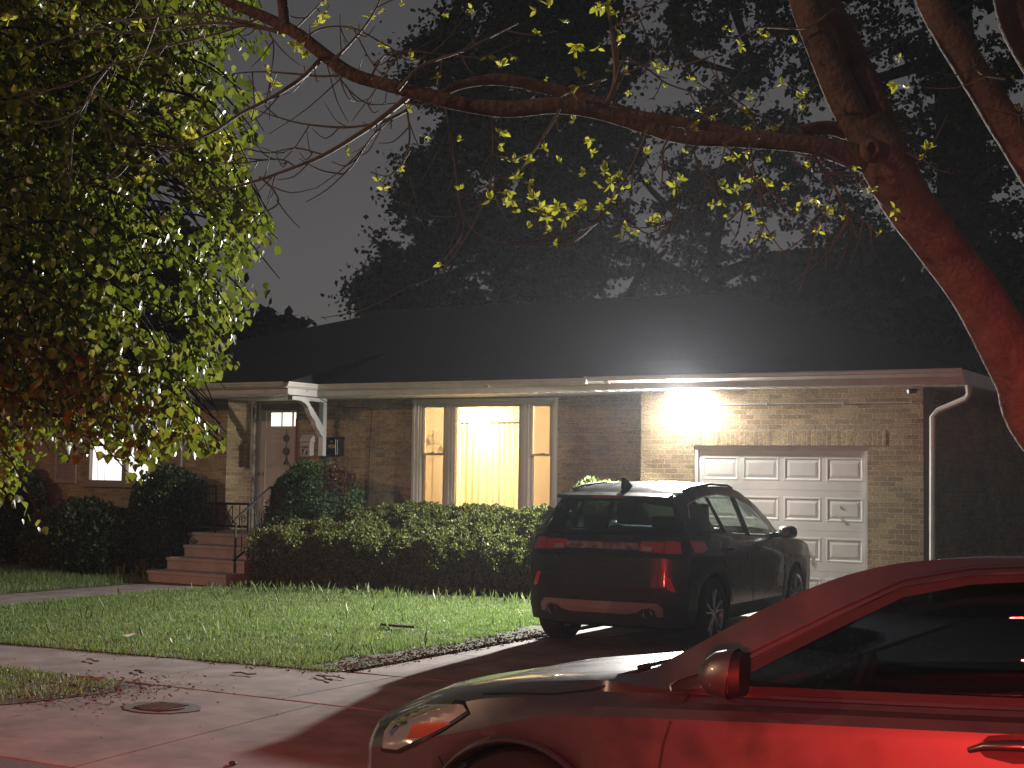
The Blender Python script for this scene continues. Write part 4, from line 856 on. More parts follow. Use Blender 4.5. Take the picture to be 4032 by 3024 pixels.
# quarter trim in front of the mirror
patch(SB, [(1.575, .915), (1.60, .945), (1.72, .985), (1.80, 1.01), (1.81, .925)], 'L', 'corner_trim', dkm, sed, .004, .01)
line([(1.575, .908), (1.568, .93), (1.60, .955), (1.74, 1.005), (1.83, 1.045)], .008, 'window_moulding', M['sedan'], .010)
for nm, pl in (('b_pillar', [(2.97, .95), (3.07, .95), (3.05, 1.36), (2.98, 1.36)]),): patch(SB, pl, 'L', nm, dkm, sed, .002, .02); patch(SB, pl, 'R', nm, dkm, sed, .002, .02)
# hood crease and shut line
line([(1.30, .905), (1.24, .885), (1.1, .862), (.95, .855), (.8, .84)], .007, 'hood_gap', dkm)
# headlight
HLP = [(.40, .60), (.385, .665), (.41, .725), (.47, .765), (.60, .786), (.735, .802), (.762, .775), (.66, .705), (.55, .645), (.47, .605)]
clear = Nodes('headlight_lens'); clear.set(Base_Color=(.62, .58, .52, 1), Roughness=.12, Metallic=.55, Coat_Weight=1., Coat_Roughness=.03)
for ax, s in (('L', 1), ('R', 1)):
    hl = patch(SB, HLP, ax, 'headlight', clear.m, sed, .007, .02, .02)
    ORIGIN[hl.name] = Vector((0, 0, 0))
    patch(SB, [(.51, .655), (.525, .712), (.66, .732), (.70, .728), (.60, .672)], ax, 'amber_reflector', mat('amber_reflector_'+ax, (.62, .10, .03), .2, coat=1), hl, .0095, .01, .02)
    patch(SB, ribbon(SB, [(.39, .598), (.47, .600), (.55, .640), (.66, .700), (.765, .775), (.74, .806), (.68, .803)], ax, .014), ax, 'seal', dkm, hl, .0085, .01, .03)
    patch(SB, ribbon(SB, [(.42, .66), (.45, .70), (.49, .715)], ax, .02), ax, 'chrome_cup', M['chrome'], hl, .0095, .008, .02)
# chrome line and fog lamp recess on the bumper, arch lips
for s in (-1, 1):
    for c in sp['axles']:
        lip = MB(); pts = []
        for k in range(25):
            a = pi*k/24*1.04-.06; u = c-(.345+.018)*cos(a); z = .325+(.345+.018)*sin(a); pts.append((u, s*(sp['W'](u)*1.0+.004), z))
        lip.tube(pts, .024, 8, flat=.5); ORIGIN['_c'] = 0; o = lip.build('arch_lip', M['sedan'], sed, 60)
for c in sp['axles']:
    for s in (-1, 1): wheel(sed, c, s*.885, s, .325, .21, .225, 8)
# mirror
for s in (-1, 1):
    mb = MB(); prof = []
    n = 14
    rings = [(1.735, .012, .03), (1.732, .035, .06), (1.745, .058, .082), (1.775, .078, .098), (1.815, .088, .106), (1.845, .09, .108)]
    vs = []
    for u, hh, hw in rings:
        for j in range(n):
            q = 2*pi*j/n; cx = abs(cos(q))**.7*math.copysign(1, cos(q)); cz = abs(sin(q))**.7*math.copysign(1, sin(q)); vs.append((u+.012*cz, s*(1.0+hw*cx), 1.0+hh*cz))
    fs = [(i*n+j, i*n+(j+1) % n, (i+1)*n+(j+1) % n, (i+1)*n+j) for i in range(len(rings)-1) for j in range(n)]+[tuple(range(n))]
    mb.add(vs, fs); mr_ = mb.build('mirror', M['sedan'], sed, 50)
    mb = MB(); mb.add([(1.846, s*(1.0+.102*abs(cos(2*pi*j/n))**.7*math.copysign(1, cos(2*pi*j/n))), 1.0+.086*abs(sin(2*pi*j/n))**.7*math.copysign(1, sin(2*pi*j/n))) for j in range(n)]+[(1.885, s*(1.0+.095*abs(cos(2*pi*j/n))**.7*math.copysign(1, cos(2*pi*j/n))), 1.0+.076*abs(sin(2*pi*j/n))**.7*math.copysign(1, sin(2*pi*j/n))) for j in range(n)], [(j, (j+1) % n, n+(j+1) % n, n+j) for j in range(n)]+[tuple(range(n, 2*n))]); mb.build('mirror_back', dkm, mr_, 50)
    mb = MB(); mb.tube([(1.77, s*.85, .93), (1.79, s*.91, .935), (1.80, s*.95, .945)], [.035, .03, .026], 8); mb.build('mirror_arm', dkm, mr_, 50)
    mb = MB(); mb.tube([(1.735, s*1.0, .962), (1.75, s*1.06, .964), (1.79, s*1.09, .966)], [.012, .015, .011], 8); mb.build('turn_signal', M['chrome'], mr_, 50)
# wiper at the cowl
mb = MB(); mb.tube([(1.38, -.50, .962), (1.41, -.25, .968), (1.42, .1, .972)], .008, 6); mb.tube([(1.36, -.56, .955), (1.40, -.53, .966)], .012, 6); mb.build('wiper', dkm, sed)
# inside
dk = mat('dark_upholstery', (.02, .02, .022), .8)
mb = MB(); mb.prism([(1.5, .75), (1.5, .93), (1.75, .965), (2.02, .955), (2.1, .88), (2.0, .7)], 1, -.78, .78); mb.build('dashboard', dk, sed, 40)
sw = MB(); sw.tube([(2.19+.05*sin(a), -.38+.19*cos(a), .88+.17*sin(a)) for a in np.linspace(0, 2*pi, 25)], .016, 8, False); sw.tube([(2.05, -.38, .82), (2.19, -.38, .88)], .03, 8); sw.build('steering_wheel', dk, sed, 50)
for v in (-.38, .38):
    st_ = MB(); st_.prism([(2.55, .45), (3.05, .42), (3.07, .5), (3.22, 1.06), (3.1, 1.08), (2.96, .6), (2.55, .58)], 1, v-.25, v+.25); st_.prism([(3.12, 1.1), (3.24, 1.08), (3.27, 1.27), (3.17, 1.28)], 1, v-.13, v+.13); st_.build('seat', dk, sed, None, .03)
st_ = MB(); st_.prism([(3.35, .5), (3.85, .5), (4.0, .95), (3.88, .97), (3.72, .62), (3.35, .62)], 1, -.65, .65); st_.build('rear_seat', dk, sed, None, .03)
MB().box(.9, 4.1, -.7, .7, .24, .30).build('floor_pan', dk, sed)
# ------------------------------------------------------------------ dark SUV in the drive
al = radians(2.0); SF = np.array([-sin(al), cos(al)]); RAx = np.array([1.50, -5.15])
SO = RAx+SF*3.80
suv = thing('suv', 'black compact SUV parked nose-in on the drive, seen from behind', 'car', (SO[0], SO[1], 0), pi*1.5+al)
vp = dict(u0=.42, u1=4.36, axles=(1.10, 3.80), R=.40, wz=.355, floor=.22, kb=.96, k3=.985, k4=.995, k5=1.0, k6=1.0, k7=.99,
    W=cr([(.42, .86), (.8, .905), (1.1, .925), (2.4, .918), (3.8, .925), (4.15, .90), (4.36, .865)]), zb=c_(.27),
    zc=cr([(.42, .78), (1.0, .84), (1.6, .86), (3.0, .91), (4.0, .95), (4.36, .955)]),
    zl=cr([(.42, .93), (.8, 1.0), (1.2, 1.03), (1.6, 1.045), (2.0, 1.06), (2.75, 1.095), (3.4, 1.14), (4.0, 1.155), (4.36, 1.12)]),
    k8=c_(.965), k9=cr([(.42, .90), (1.2, .93), (1.8, .945), (3.8, .945), (4.36, .93)]), ins=.015,
    v11=cr([(.42, .6), (1.2, .76), (1.5, .82), (1.9, .80), (2.4, .72), (2.8, .69), (3.4, .68), (4.0, .69), (4.36, .66)]),
    z11=cr([(.42, .94), (.8, 1.02), (1.3, 1.07), (1.65, 1.09), (1.9, 1.2), (2.3, 1.40), (2.7, 1.495), (3.2, 1.525), (3.7, 1.49), (4.0, 1.43), (4.36, 1.40)]),
    v12=cr([(.42, .5), (1.2, .7), (1.5, .74), (1.9, .70), (2.3, .64), (2.8, .61), (3.4, .60), (4.0, .60), (4.36, .58)]),
    z12=cr([(.42, .95), (.8, 1.04), (1.2, 1.09), (1.40, 1.12), (1.7, 1.27), (2.1, 1.46), (2.4, 1.56), (2.8, 1.61), (3.3, 1.615), (3.8, 1.575), (4.2, 1.515), (4.36, 1.49)]),
    z13=cr([(.42, .965), (.8, 1.06), (1.2, 1.11), (1.40, 1.14), (1.7, 1.29), (2.1, 1.49), (2.4, 1.59), (2.8, 1.645), (3.3, 1.645), (3.8, 1.60), (4.2, 1.535), (4.36, 1.505)]),
    z14=cr([(.42, .97), (.8, 1.065), (1.2, 1.115), (1.40, 1.145), (1.7, 1.295), (2.1, 1.495), (2.4, 1.60), (2.8, 1.655), (3.3, 1.655), (3.8, 1.61), (4.2, 1.545), (4.36, 1.515)]),
    dS=[0]*10+[-.02, -.1, -.14, -.2, -.22], dE=[0, 0, .02, .035, .04, .03, .02, .01, -.02, -.03, -.04, -.14, -.13, -.09, -.06], flare=.012,
    front=[.2, .2, .3, .36, .38, .38, .36, .34, .3, .28]+[.2]*5, front_pow=2.6, front_dz=[0]*15, front_top=9,
    rear=[.2, .2, .19, .205, .21, .20, .18, .165, .145, .14, .135, .12]+[.1]*3, rear_pow=5, rear_dz=[0]*11+[.06, .04, .02, 0], rear_top=11)
VQ = car_faces(vp); VB = bvh_of(VQ)
M['suv'] = paint('black_green_paint', (.012, .0135, .0135), .1, .30, .30)
gl_v = glassmat('suv_window_glass', (.86, .91, .90), .0, 1.3); gl_r = glassmat('suv_rear_glass', (.22, .27, .26), .0, 1.3)
vg = lambda k, u, r: k == 'side' and r == 10 and 1.86 < u < 4.0
vw = lambda k, u, r: k == 'side' and r in (12, 13) and 1.42 < u < 2.35
vr = lambda k, u, r: k == 'rear' and r == 10 and u < .97
vh = lambda k, u, r: k == 'side' and r in (11, 12, 13) and u < 1.42
vd = lambda k, u, r: k == 'side' and 2 <= r <= 9 and 1.62 < u < 3.60 and not (u > 3.36 and r < 6)
vt = lambda k, u, r: k == 'rear' and 5 <= r <= 9 and u < .95
vl = lambda k, u, r: (k == 'side' and r == 2 and True) or (k in ('rear', 'front') and r in (2, 3))
car_part(VQ, lambda *a: not (vg(*a) or vw(*a) or vr(*a) or vh(*a) or vd(*a) or vt(*a) or vl(*a)), 'body', M['suv'], suv)
car_part(VQ, vh, 'hood', M['suv'], suv); car_part(VQ, vl, 'lower_cladding', M['black'], suv)
tg = car_part(VQ, vt, 'tailgate', M['suv'], suv); ORIGIN[tg.name] = Vector((0, 0, 0))
for s in (-1, 1):
    car_part(VQ, vg, 'window', gl_v, suv, (s,), thick=.004)
    for a, b in ((1.62, 2.66), (2.66, 3.60)):
        d = car_part(VQ, lambda k, u, r: vd(k, u, r) and a < u < b, 'door', M['suv'], suv, (s,)); ORIGIN[d.name] = Vector((0, 0, 0))
        h = MB(); hx = b-.30; hz = .955+.02*(a > 2); h.tube([(hx, s*.925, hz), (hx+.04, s*.955, hz+.005), (hx+.18, s*.957, hz+.01), (hx+.22, s*.925, hz+.01)], .012, 8); h.build('handle', M['suv'], d, 50)
car_part(VQ, vw, 'windshield', gl_v, suv, thick=.004); car_part(VQ, vr, 'rear_window', gl_r, suv, thick=.004)
def vline(pts, w, nm, mt, ax='R', off=.002): return patch(VB, ribbon(VB, pts, ax, w), ax, nm, mt, suv, off, .008, .04)
for ax in 'RL':
    vline([(1.64, .40), (1.62, .7), (1.66, 1.04)], .008, 'door_gap', M['black'], ax); vline([(2.66, .38), (2.66, 1.08)], .008, 'door_gap', M['black'], ax); vline([(3.32, .45), (3.40, .6), (3.58, .78), (3.60, 1.1)], .008, 'door_gap', M['black'], ax)
    patch(VB, [(2.60, 1.09), (2.72, 1.09), (2.76, 1.50), (2.66, 1.50)], ax, 'b_pillar', M['black'], suv, .003, .02)
    patch(VB, [(3.36, 1.14), (3.42, 1.14), (3.50, 1.50), (3.46, 1.50)], ax, 'c_pillar', M['black'], suv, .003, .02)
    patch(VB, [(3.66, 1.16), (4.05, 1.17), (4.05, 1.40), (3.86, 1.47), (3.80, 1.46)], ax, 'quarter_trim', M['suv'], suv, .003, .02)
    vline([(1.9, 1.07), (2.75, 1.105), (3.4, 1.15), (3.95, 1.165)], .016, 'belt_moulding', M['black'], ax, .004)
    vline([(1.86, 1.20), (2.3, 1.405), (2.7, 1.505), (3.2, 1.535), (3.7, 1.50), (4.0, 1.43), (4.1, 1.3)], .012, 'window_moulding', M['galv'], ax, .004)
# rear details
red = Nodes('red_lens'); red.set(Base_Color=(.42, .010, .012, 1), Roughness=.12, Coat_Weight=1., Coat_Roughness=.03, Specular_IOR_Level=.6)
tcx = red.new('ShaderNodeTexCoord'); wv = red.new('ShaderNodeTexVoronoi', Scale=38.); red.l(tcx.outputs['Object'], wv.inputs['Vector']); bpx = red.new('ShaderNodeBump', Strength=.5, Distance=.01); red.l(wv.outputs['Distance'], bpx.inputs['Height']); red.l(bpx.outputs['Normal'], red.b.inputs['Normal'])
pale = mat('clear_lens', (.55, .48, .46), .1, .5, coat=1)
gloss = mat('painted_reflection_strip', (.012, .008, .008), .2, 0, c2=(.40, .33, .32), scale=7, detail=2, coat=1)  # pale blotches paint broken reflections onto the dark gloss trim
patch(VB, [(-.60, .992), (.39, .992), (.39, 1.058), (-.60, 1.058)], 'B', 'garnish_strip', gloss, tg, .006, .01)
for s in (-1, 1):
    P_ = lambda pts: [(s*a, b) for a, b in pts]
    t1 = patch(VB, P_([(.40, .98), (.635, .97), (.635, 1.075), (.40, 1.075)]), 'B', 'tail_light', red.m, suv, .010, .02, .02); ORIGIN[t1.name] = Vector((0, 0, 0))
    patch(VB, P_([(.42, .99), (.52, .985), (.53, 1.025), (.42, 1.03)]), 'B', 'reverse_lens', pale, t1, .012, .01, .02)
    t2 = patch(VB, P_([(.645, .965), (.80, .968), (.77, 1.075), (.70, 1.09), (.645, 1.088)]), 'B', 'tail_light', red.m, suv, .010, .03, .02)
    t3 = patch(VB, [(4.02, 1.0), (4.12, .975), (4.30, .97), (4.34, 1.085), (4.2, 1.088), (4.08, 1.07)], 'R' if s > 0 else 'L', 'tail_light', red.m, suv, .008, .02, .02)
    patch(VB, P_([(.655, .745), (.715, .738), (.765, .60), (.70, .618)]), 'B', 'reflector', mat('bright_red_reflector', (.65, .02, .03), .25, coat=1), suv, .012, .02, .02)
    ex = MB(); ex.tube([(4.30, s*.51, .385), (4.595, s*.51, .385)], .048, 16, False); ex.tube([(4.30, s*.51, .385), (4.595, s*.51, .385)], .038, 16, False); ex.lathe([(.048, 4.595), (.043, 4.602), (.038, 4.595)], 16, 0, (0, s*.51, .385)); ex.build('exhaust_tip', M['chrome'], suv, 50)
slv = mat('silver_skid_panel', (.30, .28, .27), .5, .3)
patch(VB, [(-.65, .36), (-.655, .44), (-.60, .49), (.60, .49), (.655, .44), (.65, .36), (.59, .36), (.575, .42), (.53, .445), (.45, .43), (.40, .395), (.30, .375), (-.30, .375), (-.40, .395), (-.45, .43), (-.53, .445), (-.575, .42), (-.59, .36)], 'B', 'skid_panel', slv, suv, .012, .02, .03)
patch(VB, ribbon(VB, [(-.62, .845), (0, .85), (.62, .845)], 'B', .014), 'B', 'crease_strip', M['suv'], tg, .012, .01)
patch(VB, [(-.60, .745), (.60, .745), (.62, .64), (-.62, .64)], 'B', 'bumper_step', M['suv'], suv, .012, .02)
patch(VB, ribbon(VB, [(-.62, .957), (-.62, .76)], 'B', .008), 'B', 'panel_gap', M['black'], suv, .003, .01); patch(VB, ribbon(VB, [(.62, .957), (.62, .76)], 'B', .008), 'B', 'panel_gap', M['black'], suv, .003, .01)
patch(VB, [(-.2, .86), (.2, .86), (.22, .955), (-.22, .955)], 'B', 'plate_recess', M['black'], tg, .002, .02)
b = MB(); b.box(4.0, 4.42, -.64, .64, .25, .32); b.tube([(3.9, -.2, .27), (4.35, -.2, .29)], .08, 10); b.build('silencer', M['black'], suv, 40)
# spoiler, high brake light, antenna, roof rails, wiper
b = MB(); n_ = 17; vs = []
for j in range(n_):
    v = -.60+1.2*j/(n_-1); k = 1-(abs(v)/.6)**4*.35; vs += [(4.20, v, 1.52+.02*k), (4.20+.20*k, v, 1.500+.012*k), (4.20+.19*k, v, 1.478+.008*k), (4.10, v, 1.45)]
b.add(vs, [(j*4+i, j*4+(i+1) % 4, (j+1)*4+(i+1) % 4, (j+1)*4+i) for j in range(n_-1) for i in range(4)]+[(0, 1, 2, 3), (64, 65, 66, 67)]); sp_ = b.build('spoiler', M['suv'], suv, 40)
b = MB(); b.box(4.388, 4.402, -.17, .17, 1.488, 1.502); b.build('brake_light', red.m, sp_)
b = MB(); b.prism([(4.02, 1.565), (3.82, 1.605), (3.90, 1.64), (4.02, 1.69), (4.05, 1.69), (4.06, 1.57)], 1, -.018, .018); b.build('antenna', M['suv'], suv, None, .008)
for s in (-1, 1):
    b = MB(); b.tube([(2.55, s*.62, 1.59), (2.7, s*.62, 1.622), (3.2, s*.615, 1.633), (3.7, s*.61, 1.602), (3.95, s*.61, 1.565)], .014, 8); b.build('roof_rail', M['black'], suv, 50)
    mb = MB(); n = 12; rings = [(2.05, .05, .06), (1.98, .072, .10), (1.93, .072, .105), (1.88, .05, .08), (1.86, .02, .04)]; vs = []
    for u, hh, hw in rings:
        for j in range(n): q = 2*pi*j/n; vs.append((u, s*(1.06+hw*abs(cos(q))**.7*math.copysign(1, cos(q))), 1.115+hh*abs(sin(q))**.7*math.copysign(1, sin(q))))
    mb.add(vs, [(i*n+j, i*n+(j+1) % n, (i+1)*n+(j+1) % n, (i+1)*n+j) for i in range(4) for j in range(n)]+[tuple(range(n)), tuple(range(48, 60))]); mm_ = mb.build('mirror', M['suv'], suv, 50)
    mb = MB(); mb.add([(2.056, s*(1.06+.056*cos(2*pi*j/n)), 1.115+.044*sin(2*pi*j/n)) for j in range(n)]+[(2.052, s*(1.06+.056*cos(2*pi*j/n)), 1.115+.044*sin(2*pi*j/n)) for j in range(n)], [tuple(range(n)), tuple(range(n, 2*n))]+[(j, (j+1) % n, n+(j+1) % n, n+j) for j in range(n)]); mb.build('mirror_glass', M['chrome'], mm_)
    mb = MB(); mb.tube([(1.95, s*.86, 1.07), (1.95, s*.98, 1.09)], .03, 8); mb.build('mirror_arm', M['black'], mm_, 50)
    for c in vp['axles']: wheel(suv, c, s*.905, s, .355, .225, .25, 5)
for v in (-.38, .38):
    st_ = MB(); st_.prism([(2.3, .5), (2.85, .48), (2.9, .6), (3.02, 1.16), (2.88, 1.18), (2.75, .66), (2.3, .64)], 1, v-.25, v+.25); st_.prism([(2.92, 1.2), (3.04, 1.18), (3.06, 1.42), (2.96, 1.43)], 1, v-.14, v+.14); st_.build('seat', dk, suv, None, .03)
    st_ = MB(); st_.prism([(3.25, .5), (3.75, .5), (3.88, 1.14), (3.76, 1.16), (3.65, .66), (3.25, .64)], 1, v-.32, v+.32); st_.prism([(3.8, 1.16), (3.9, 1.15), (3.92, 1.30), (3.83, 1.31)], 1, v-.13, v+.13); st_.build('rear_seat', dk, suv, None, .03)
mb = MB(); mb.prism([(1.5, .8), (1.5, 1.06), (1.8, 1.08), (2.0, 1.05), (2.05, .8)], 1, -.76, .76); mb.build('dashboard', dk, suv)
MB().box(.9, 4.25, -.72, .72, .28, .34).build('floor_pan', dk, suv)
mb = MB(); mb.prism([(4.25, .34), (4.36, .34), (4.36, 1.0), (4.25, 1.0)], 1, -.7, .7); mb.build('tailgate_lining', dk, suv)
# ================================================================== trees
def smooth(pts, n=6):
    P = [np.array(p, float) for p in pts]; out = []
    for i in range(len(P)-1):
        p0, p1, p2, p3 = P[max(i-1, 0)], P[i], P[i+1], P[min(i+2, len(P)-1)]
        for k in range(n):
            t = k/n; out.append(.5*((2*p1)+(-p0+p2)*t+(2*p0-5*p1+4*p2-p3)*t*t+(-p0+3*p1-3*p2+p3)*t**3))
    out.append(P[-1]); return out
def limb(mb, pts, r0, r1, n=10, k=6, pw=1.0, wob=.0):
    q = smooth(pts, k); N = len(q); rad = [r0+(r1-r0)*(i/(N-1))**pw for i in range(N)]
    if wob: rad = [r*(1+wob*noise.noise(Vector((i*.35, r0*9, 2)))) for i, r in enumerate(rad)]; q = [p+np.array([noise.noise(Vector((i*.3, r0*7, 1))), noise.noise(Vector((i*.3, r0*7, 5))), noise.noise(Vector((i*.3, r0*7, 9)))])*r0*wob*.6 for i, p in enumerate(q)]
    mb.tube(q, rad, n); return q
def bark_tube(mb, pts, radii, n=22, k=7):
    """thick trunk with uneven section; radii per control point."""
    q = smooth(pts, k); N = len(q); R = np.interp(np.linspace(0, len(pts)-1, N), range(len(pts)), radii); b = len(mb.v)
    mb.tube(q, list(R), n)
    for i in range(N):
        for j in range(n):
            v = np.array(mb.v[b+i*n+j]); d = v-q[i]; s = 1+.07*noise.noise(Vector((v[0]*2.2, v[1]*2.2, v[2]*1.1)))+.05*noise.noise(Vector((v[0]*7, v[1]*7, v[2]*2.5)))
            mb.v[b+i*n+j] = tuple(q[i]+d*s)
    return q
# ------------------------------------------------------------------ big ash leaning over the drive
ash = thing('ash_tree', 'leaning reddish ash tree on the right whose long limb arches over the house front', 'tree', (7.4, -9.9, 0))
Z = 8.0; PX = lambda x, y, z=Z: at(x, y, z)
tr_ = MB()
base = np.array((7.62, -10.1, -.05))
q = bark_tube(tr_, [base, base+np.array((-.06, .03, .9)), PX(2285, 960), PX(2208, 810), PX(2115, 645), PX(2030, 530), PX(1966, 447), PX(1908, 340), PX(1862, 262)], [.34, .25, .175, .155, .138, .134, .14, .15, .11])
tr_.build('trunk', M['bark'], ash, 70)
b = MB(); bark_tube(b, [PX(1960, 430), PX(1893, 330), PX(1838, 240), PX(1795, 150), PX(1764, 75), PX(1735, -5, 8.05), PX(1690, -180, 8.3), PX(1620, -520, 8.8)], [.10, .105, .095, .088, .085, .082, .08, .05], 18); b.build('limb', M['bark'], ash, 70)
b = MB(); bark_tube(b, [PX(1958, 410, 8.06), PX(1915, 300, 8.06), PX(1885, 220, 8.06), PX(1846, 130, 8.08), PX(1815, 60, 8.12), PX(1788, -10, 8.2), PX(1800, -400, 8.8)], [.08, .095, .09, .08, .076, .074, .05], 18); b.build('limb', M['bark'], ash, 70)
b = MB(); bark_tube(b, [base+np.array((.12, .1, .5)), PX(2450, 720, 8.3), PX(2290, 455, 8.3), PX(2190, 298, 8.3), PX(2098, 149, 8.3), PX(2060, 85, 8.3), PX(2008, -5, 8.3), PX(1960, -160, 8.4), PX(1930, -420, 8.8)], [.2, .14, .105, .095, .086, .09, .08, .075, .05], 18); b.build('limb', M['bark'], ash, 70)
b = MB(); bark_tube(b, [base+np.array((.16, .14, .6)), PX(2470, 600, 8.5), PX(2330, 260, 8.5), PX(2232, 110, 8.5), PX(2183, -10, 8.6), PX(2140, -300, 9)], [.16, .13, .115, .105, .10, .06], 18); b.build('limb', M['bark'], ash, 70)
# the long arching limb
main = [PX(1900, 352), PX(1830, 332, 7.95), PX(1740, 312, 7.9), PX(1600, 303, 7.9), PX(1480, 296, 7.9), PX(1390, 272, 7.9), PX(1290, 240, 7.9), PX(1200, 228, 7.9), PX(1100, 236, 7.9), PX(1010, 226, 7.9), PX(920, 206, 7.9), PX(830, 182, 7.9), PX(760, 160, 7.9), PX(700, 118, 7.9), PX(640, 72, 7.9), PX(570, 36, 7.9), PX(490, 2, 7.9), PX(380, -60, 7.9)]
wpx = [74, 54, 38, 33, 32, 32, 34, 35, 37, 34, 32, 29, 30, 29, 28, 24, 20, 12]
b = MB(); bark_tube(b, main, [w/K*7.9/F/2 for w in wpx], 16, 6); b.build('limb', M['bark'], ash, 70)
b = MB(); bark_tube(b, [PX(1750, 300, 7.97), PX(1620, 288, 8.1), PX(1500, 268, 8.13), PX(1380, 250, 8.13), PX(1280, 218, 8.13), PX(1180, 190, 8.1), PX(1080, 172, 8.06), PX(1000, 182, 8.02), PX(950, 205, 7.93)], [.025, .03, .03, .032, .034, .036, .034, .026, .02], 12); b.build('limb', M['bark'], ash, 70)
b = MB(); limb(b, [PX(616, 60, 7.9), PX(612, 20, 7.9), PX(606, -40, 7.9)], .032, .026, 10); b.build('limb', M['bark'], ash, 60)
b = MB(); bark_tube(b, [PX(1730, 284, 8.0), PX(1790, 276, 8.02), PX(1850, 292, 8.05)], [.035, .04, .045], 12, 5); b.build('broken_limb', M['bark'], ash, 60)
kn = MB(); kn.lathe([(.001, .0), (.03, .01), (.05, .035), (.075, .03), (.1, -.02)], 16, 1, (0, 0, 0)); c0 = PX(1882, 322, 7.86)
kn.v = [tuple(c0+AX[0]*v[0]*.6-AX[2]*v[1]+AX[1]*v[2]*.7) for v in kn.v]; kn.build('knot', M['bark'], ash, 60)
# branches that carry the twigs
tw = MB(); TW = []
def twig(pts, r0=.010, r1=.003, z=7.9):
    P3 = [PX(p[0], p[1], p[2] if len(p) > 2 else z) for p in pts]; limb(tw, P3, r0, r1, 5, 5); TW.append(P3)
for pts, r in ((((880, 210), (850, 235), (790, 280), (700, 335), (620, 368), (540, 395), (470, 410), (400, 405)), .018), (((700, 120), (650, 170), (580, 215), (520, 245), (460, 285), (380, 320), (310, 355), (250, 355)), .014), (((885, 235), (830, 262), (760, 275), (690, 272), (630, 262), (560, 240)), .010), (((760, 160), (700, 165), (640, 160), (560, 155), (500, 160)), .009), (((880, 240), (885, 300), (870, 350), (840, 380), (800, 372)), .006), (((840, 262), (800, 300), (760, 360), (735, 378)), .005), (((560, 382), (590, 410), (600, 440), (560, 460), (525, 458)), .006), (((640, 362), (610, 345), (560, 345), (520, 340)), .005), (((700, 335), (640, 320), (580, 330), (530, 320)), .005), (((620, 70), (560, 60), (480, 50), (400, 55), (300, 70), (180, 70), (60, 110)), .012), (((560, 40), (480, 70), (360, 100), (240, 140), (130, 190), (20, 195)), .010), (((600, 70), (520, 45), (420, 30), (300, 40), (140, 55)), .009), (((360, 100), (330, 60), (310, 20), (300, -20)), .006), (((240, 140), (200, 190), (180, 230), (120, 260), (60, 262)), .006), (((200, 190), (250, 240), (280, 235), (290, 210)), .006), (((190, 215), (160, 270), (155, 330), (152, 380)), .006),
               (((860, 195), (900, 150), (940, 130), (1000, 110), (1060, 80), (1120, 50)), .010), (((720, 130), (760, 90), (800, 40), (830, -20)), .010), (((660, 80), (700, 60), (760, 60), (820, 90), (860, 120), (830, 150)), .006), (((640, 60), (680, 20), (720, -20)), .006), (((560, 35), (590, 90), (585, 160), (575, 220)), .004), (((800, 170), (830, 120), (880, 110), (960, 118), (1040, 126)), .006), (((700, 118), (720, 150), (760, 200), (800, 225), (860, 222)), .005),
               (((1300, 245), (1330, 180), (1325, 90), (1315, 20), (1310, -40)), .022), (((1330, 180), (1350, 130), (1400, 150), (1440, 180), (1500, 200)), .008), (((1310, 170), (1250, 190), (1210, 210)), .006), (((1325, 60), (1370, 30), (1420, -10)), .007), (((1480, 290), (1500, 260), (1560, 230), (1640, 250), (1700, 290)), .006), (((1510, 290), (1500, 330), (1520, 380), (1560, 420)), .005), (((1210, 235), (1190, 270), (1150, 330), (1110, 380), (1070, 385)), .008), (((1150, 330), (1100, 345), (1060, 330)), .005), (((960, 225), (975, 300), (990, 420), (1000, 500), (960, 560)), .006), (((1060, 250), (1065, 320), (1050, 430), (960, 580), (880, 620)), .005),
               (((1400, 280), (1370, 350), (1330, 420), (1290, 480), (1240, 500)), .008), (((1330, 420), (1340, 390), (1310, 370)), .005), (((1290, 480), (1240, 520), (1200, 510), (1170, 490)), .006), (((1240, 500), (1200, 470), (1150, 450), (1100, 430)), .006), (((1560, 305), (1600, 350), (1640, 390), (1690, 440)), .006), (((1700, 315), (1730, 360), (1790, 375), (1850, 380)), .006), (((1740, 310), (1800, 400), (1835, 470), (1850, 510)), .010), (((1800, 400), (1780, 460), (1760, 490)), .005), (((1820, 440), (1870, 480), (1900, 510)), .004), (((1640, 390), (1600, 450), (1570, 480)), .005), (((1620, 310), (1630, 380), (1650, 470), (1640, 520)), .005), (((1450, 290), (1430, 340), (1470, 420), (1450, 480), (1400, 480)), .006), (((1450, 480), (1400, 505), (1350, 470)), .005), (((1780, 330), (1830, 360), (1880, 410), (1930, 470)), .006), (((1570, 305), (1540, 400), (1500, 440)), .004), (((1690, 305), (1720, 230), (1770, 180)), .005), (((1640, 300), (1620, 240), (1560, 190), (1540, 120)), .006), (((1860, 180), (1900, 230), (1960, 220)), .006), (((1960, 330), (1990, 340), (2010, 310)), .006), (((2170, 170), (2120, 160), (2100, 130)), .006), (((2180, 240), (2210, 250), (2230, 230)), .006), (((1800, 20), (1740, 60), (1640, 60), (1580, 90)), .007)):
    twig(pts, r*1.1, .0035, 7.9+random.uniform(-.35, .35) if r < .012 else 7.9)
# fine side twigs
for P3 in list(TW):
    for k in range(len(P3)-1):
        for _ in range(2):
            if random.random() < .75:
                a = P3[k]+(P3[k+1]-P3[k])*random.random(); d = unit(P3[k+1]-P3[k]); L = random.uniform(.08, .36); o = np.array([random.gauss(0, .6), random.gauss(0, .6), random.gauss(-.25, .5)]); e = a+(d*.7+o)*L
                limb(tw, [a, a+(e-a)*.5+np.array([0, 0, -.04*random.random()]), e+np.array([0, 0, .05*random.random()])], .0045, .002, 4, 3)
tag(tw.build('twigs', M['twig'], ash), None, None, None, 'stuff')
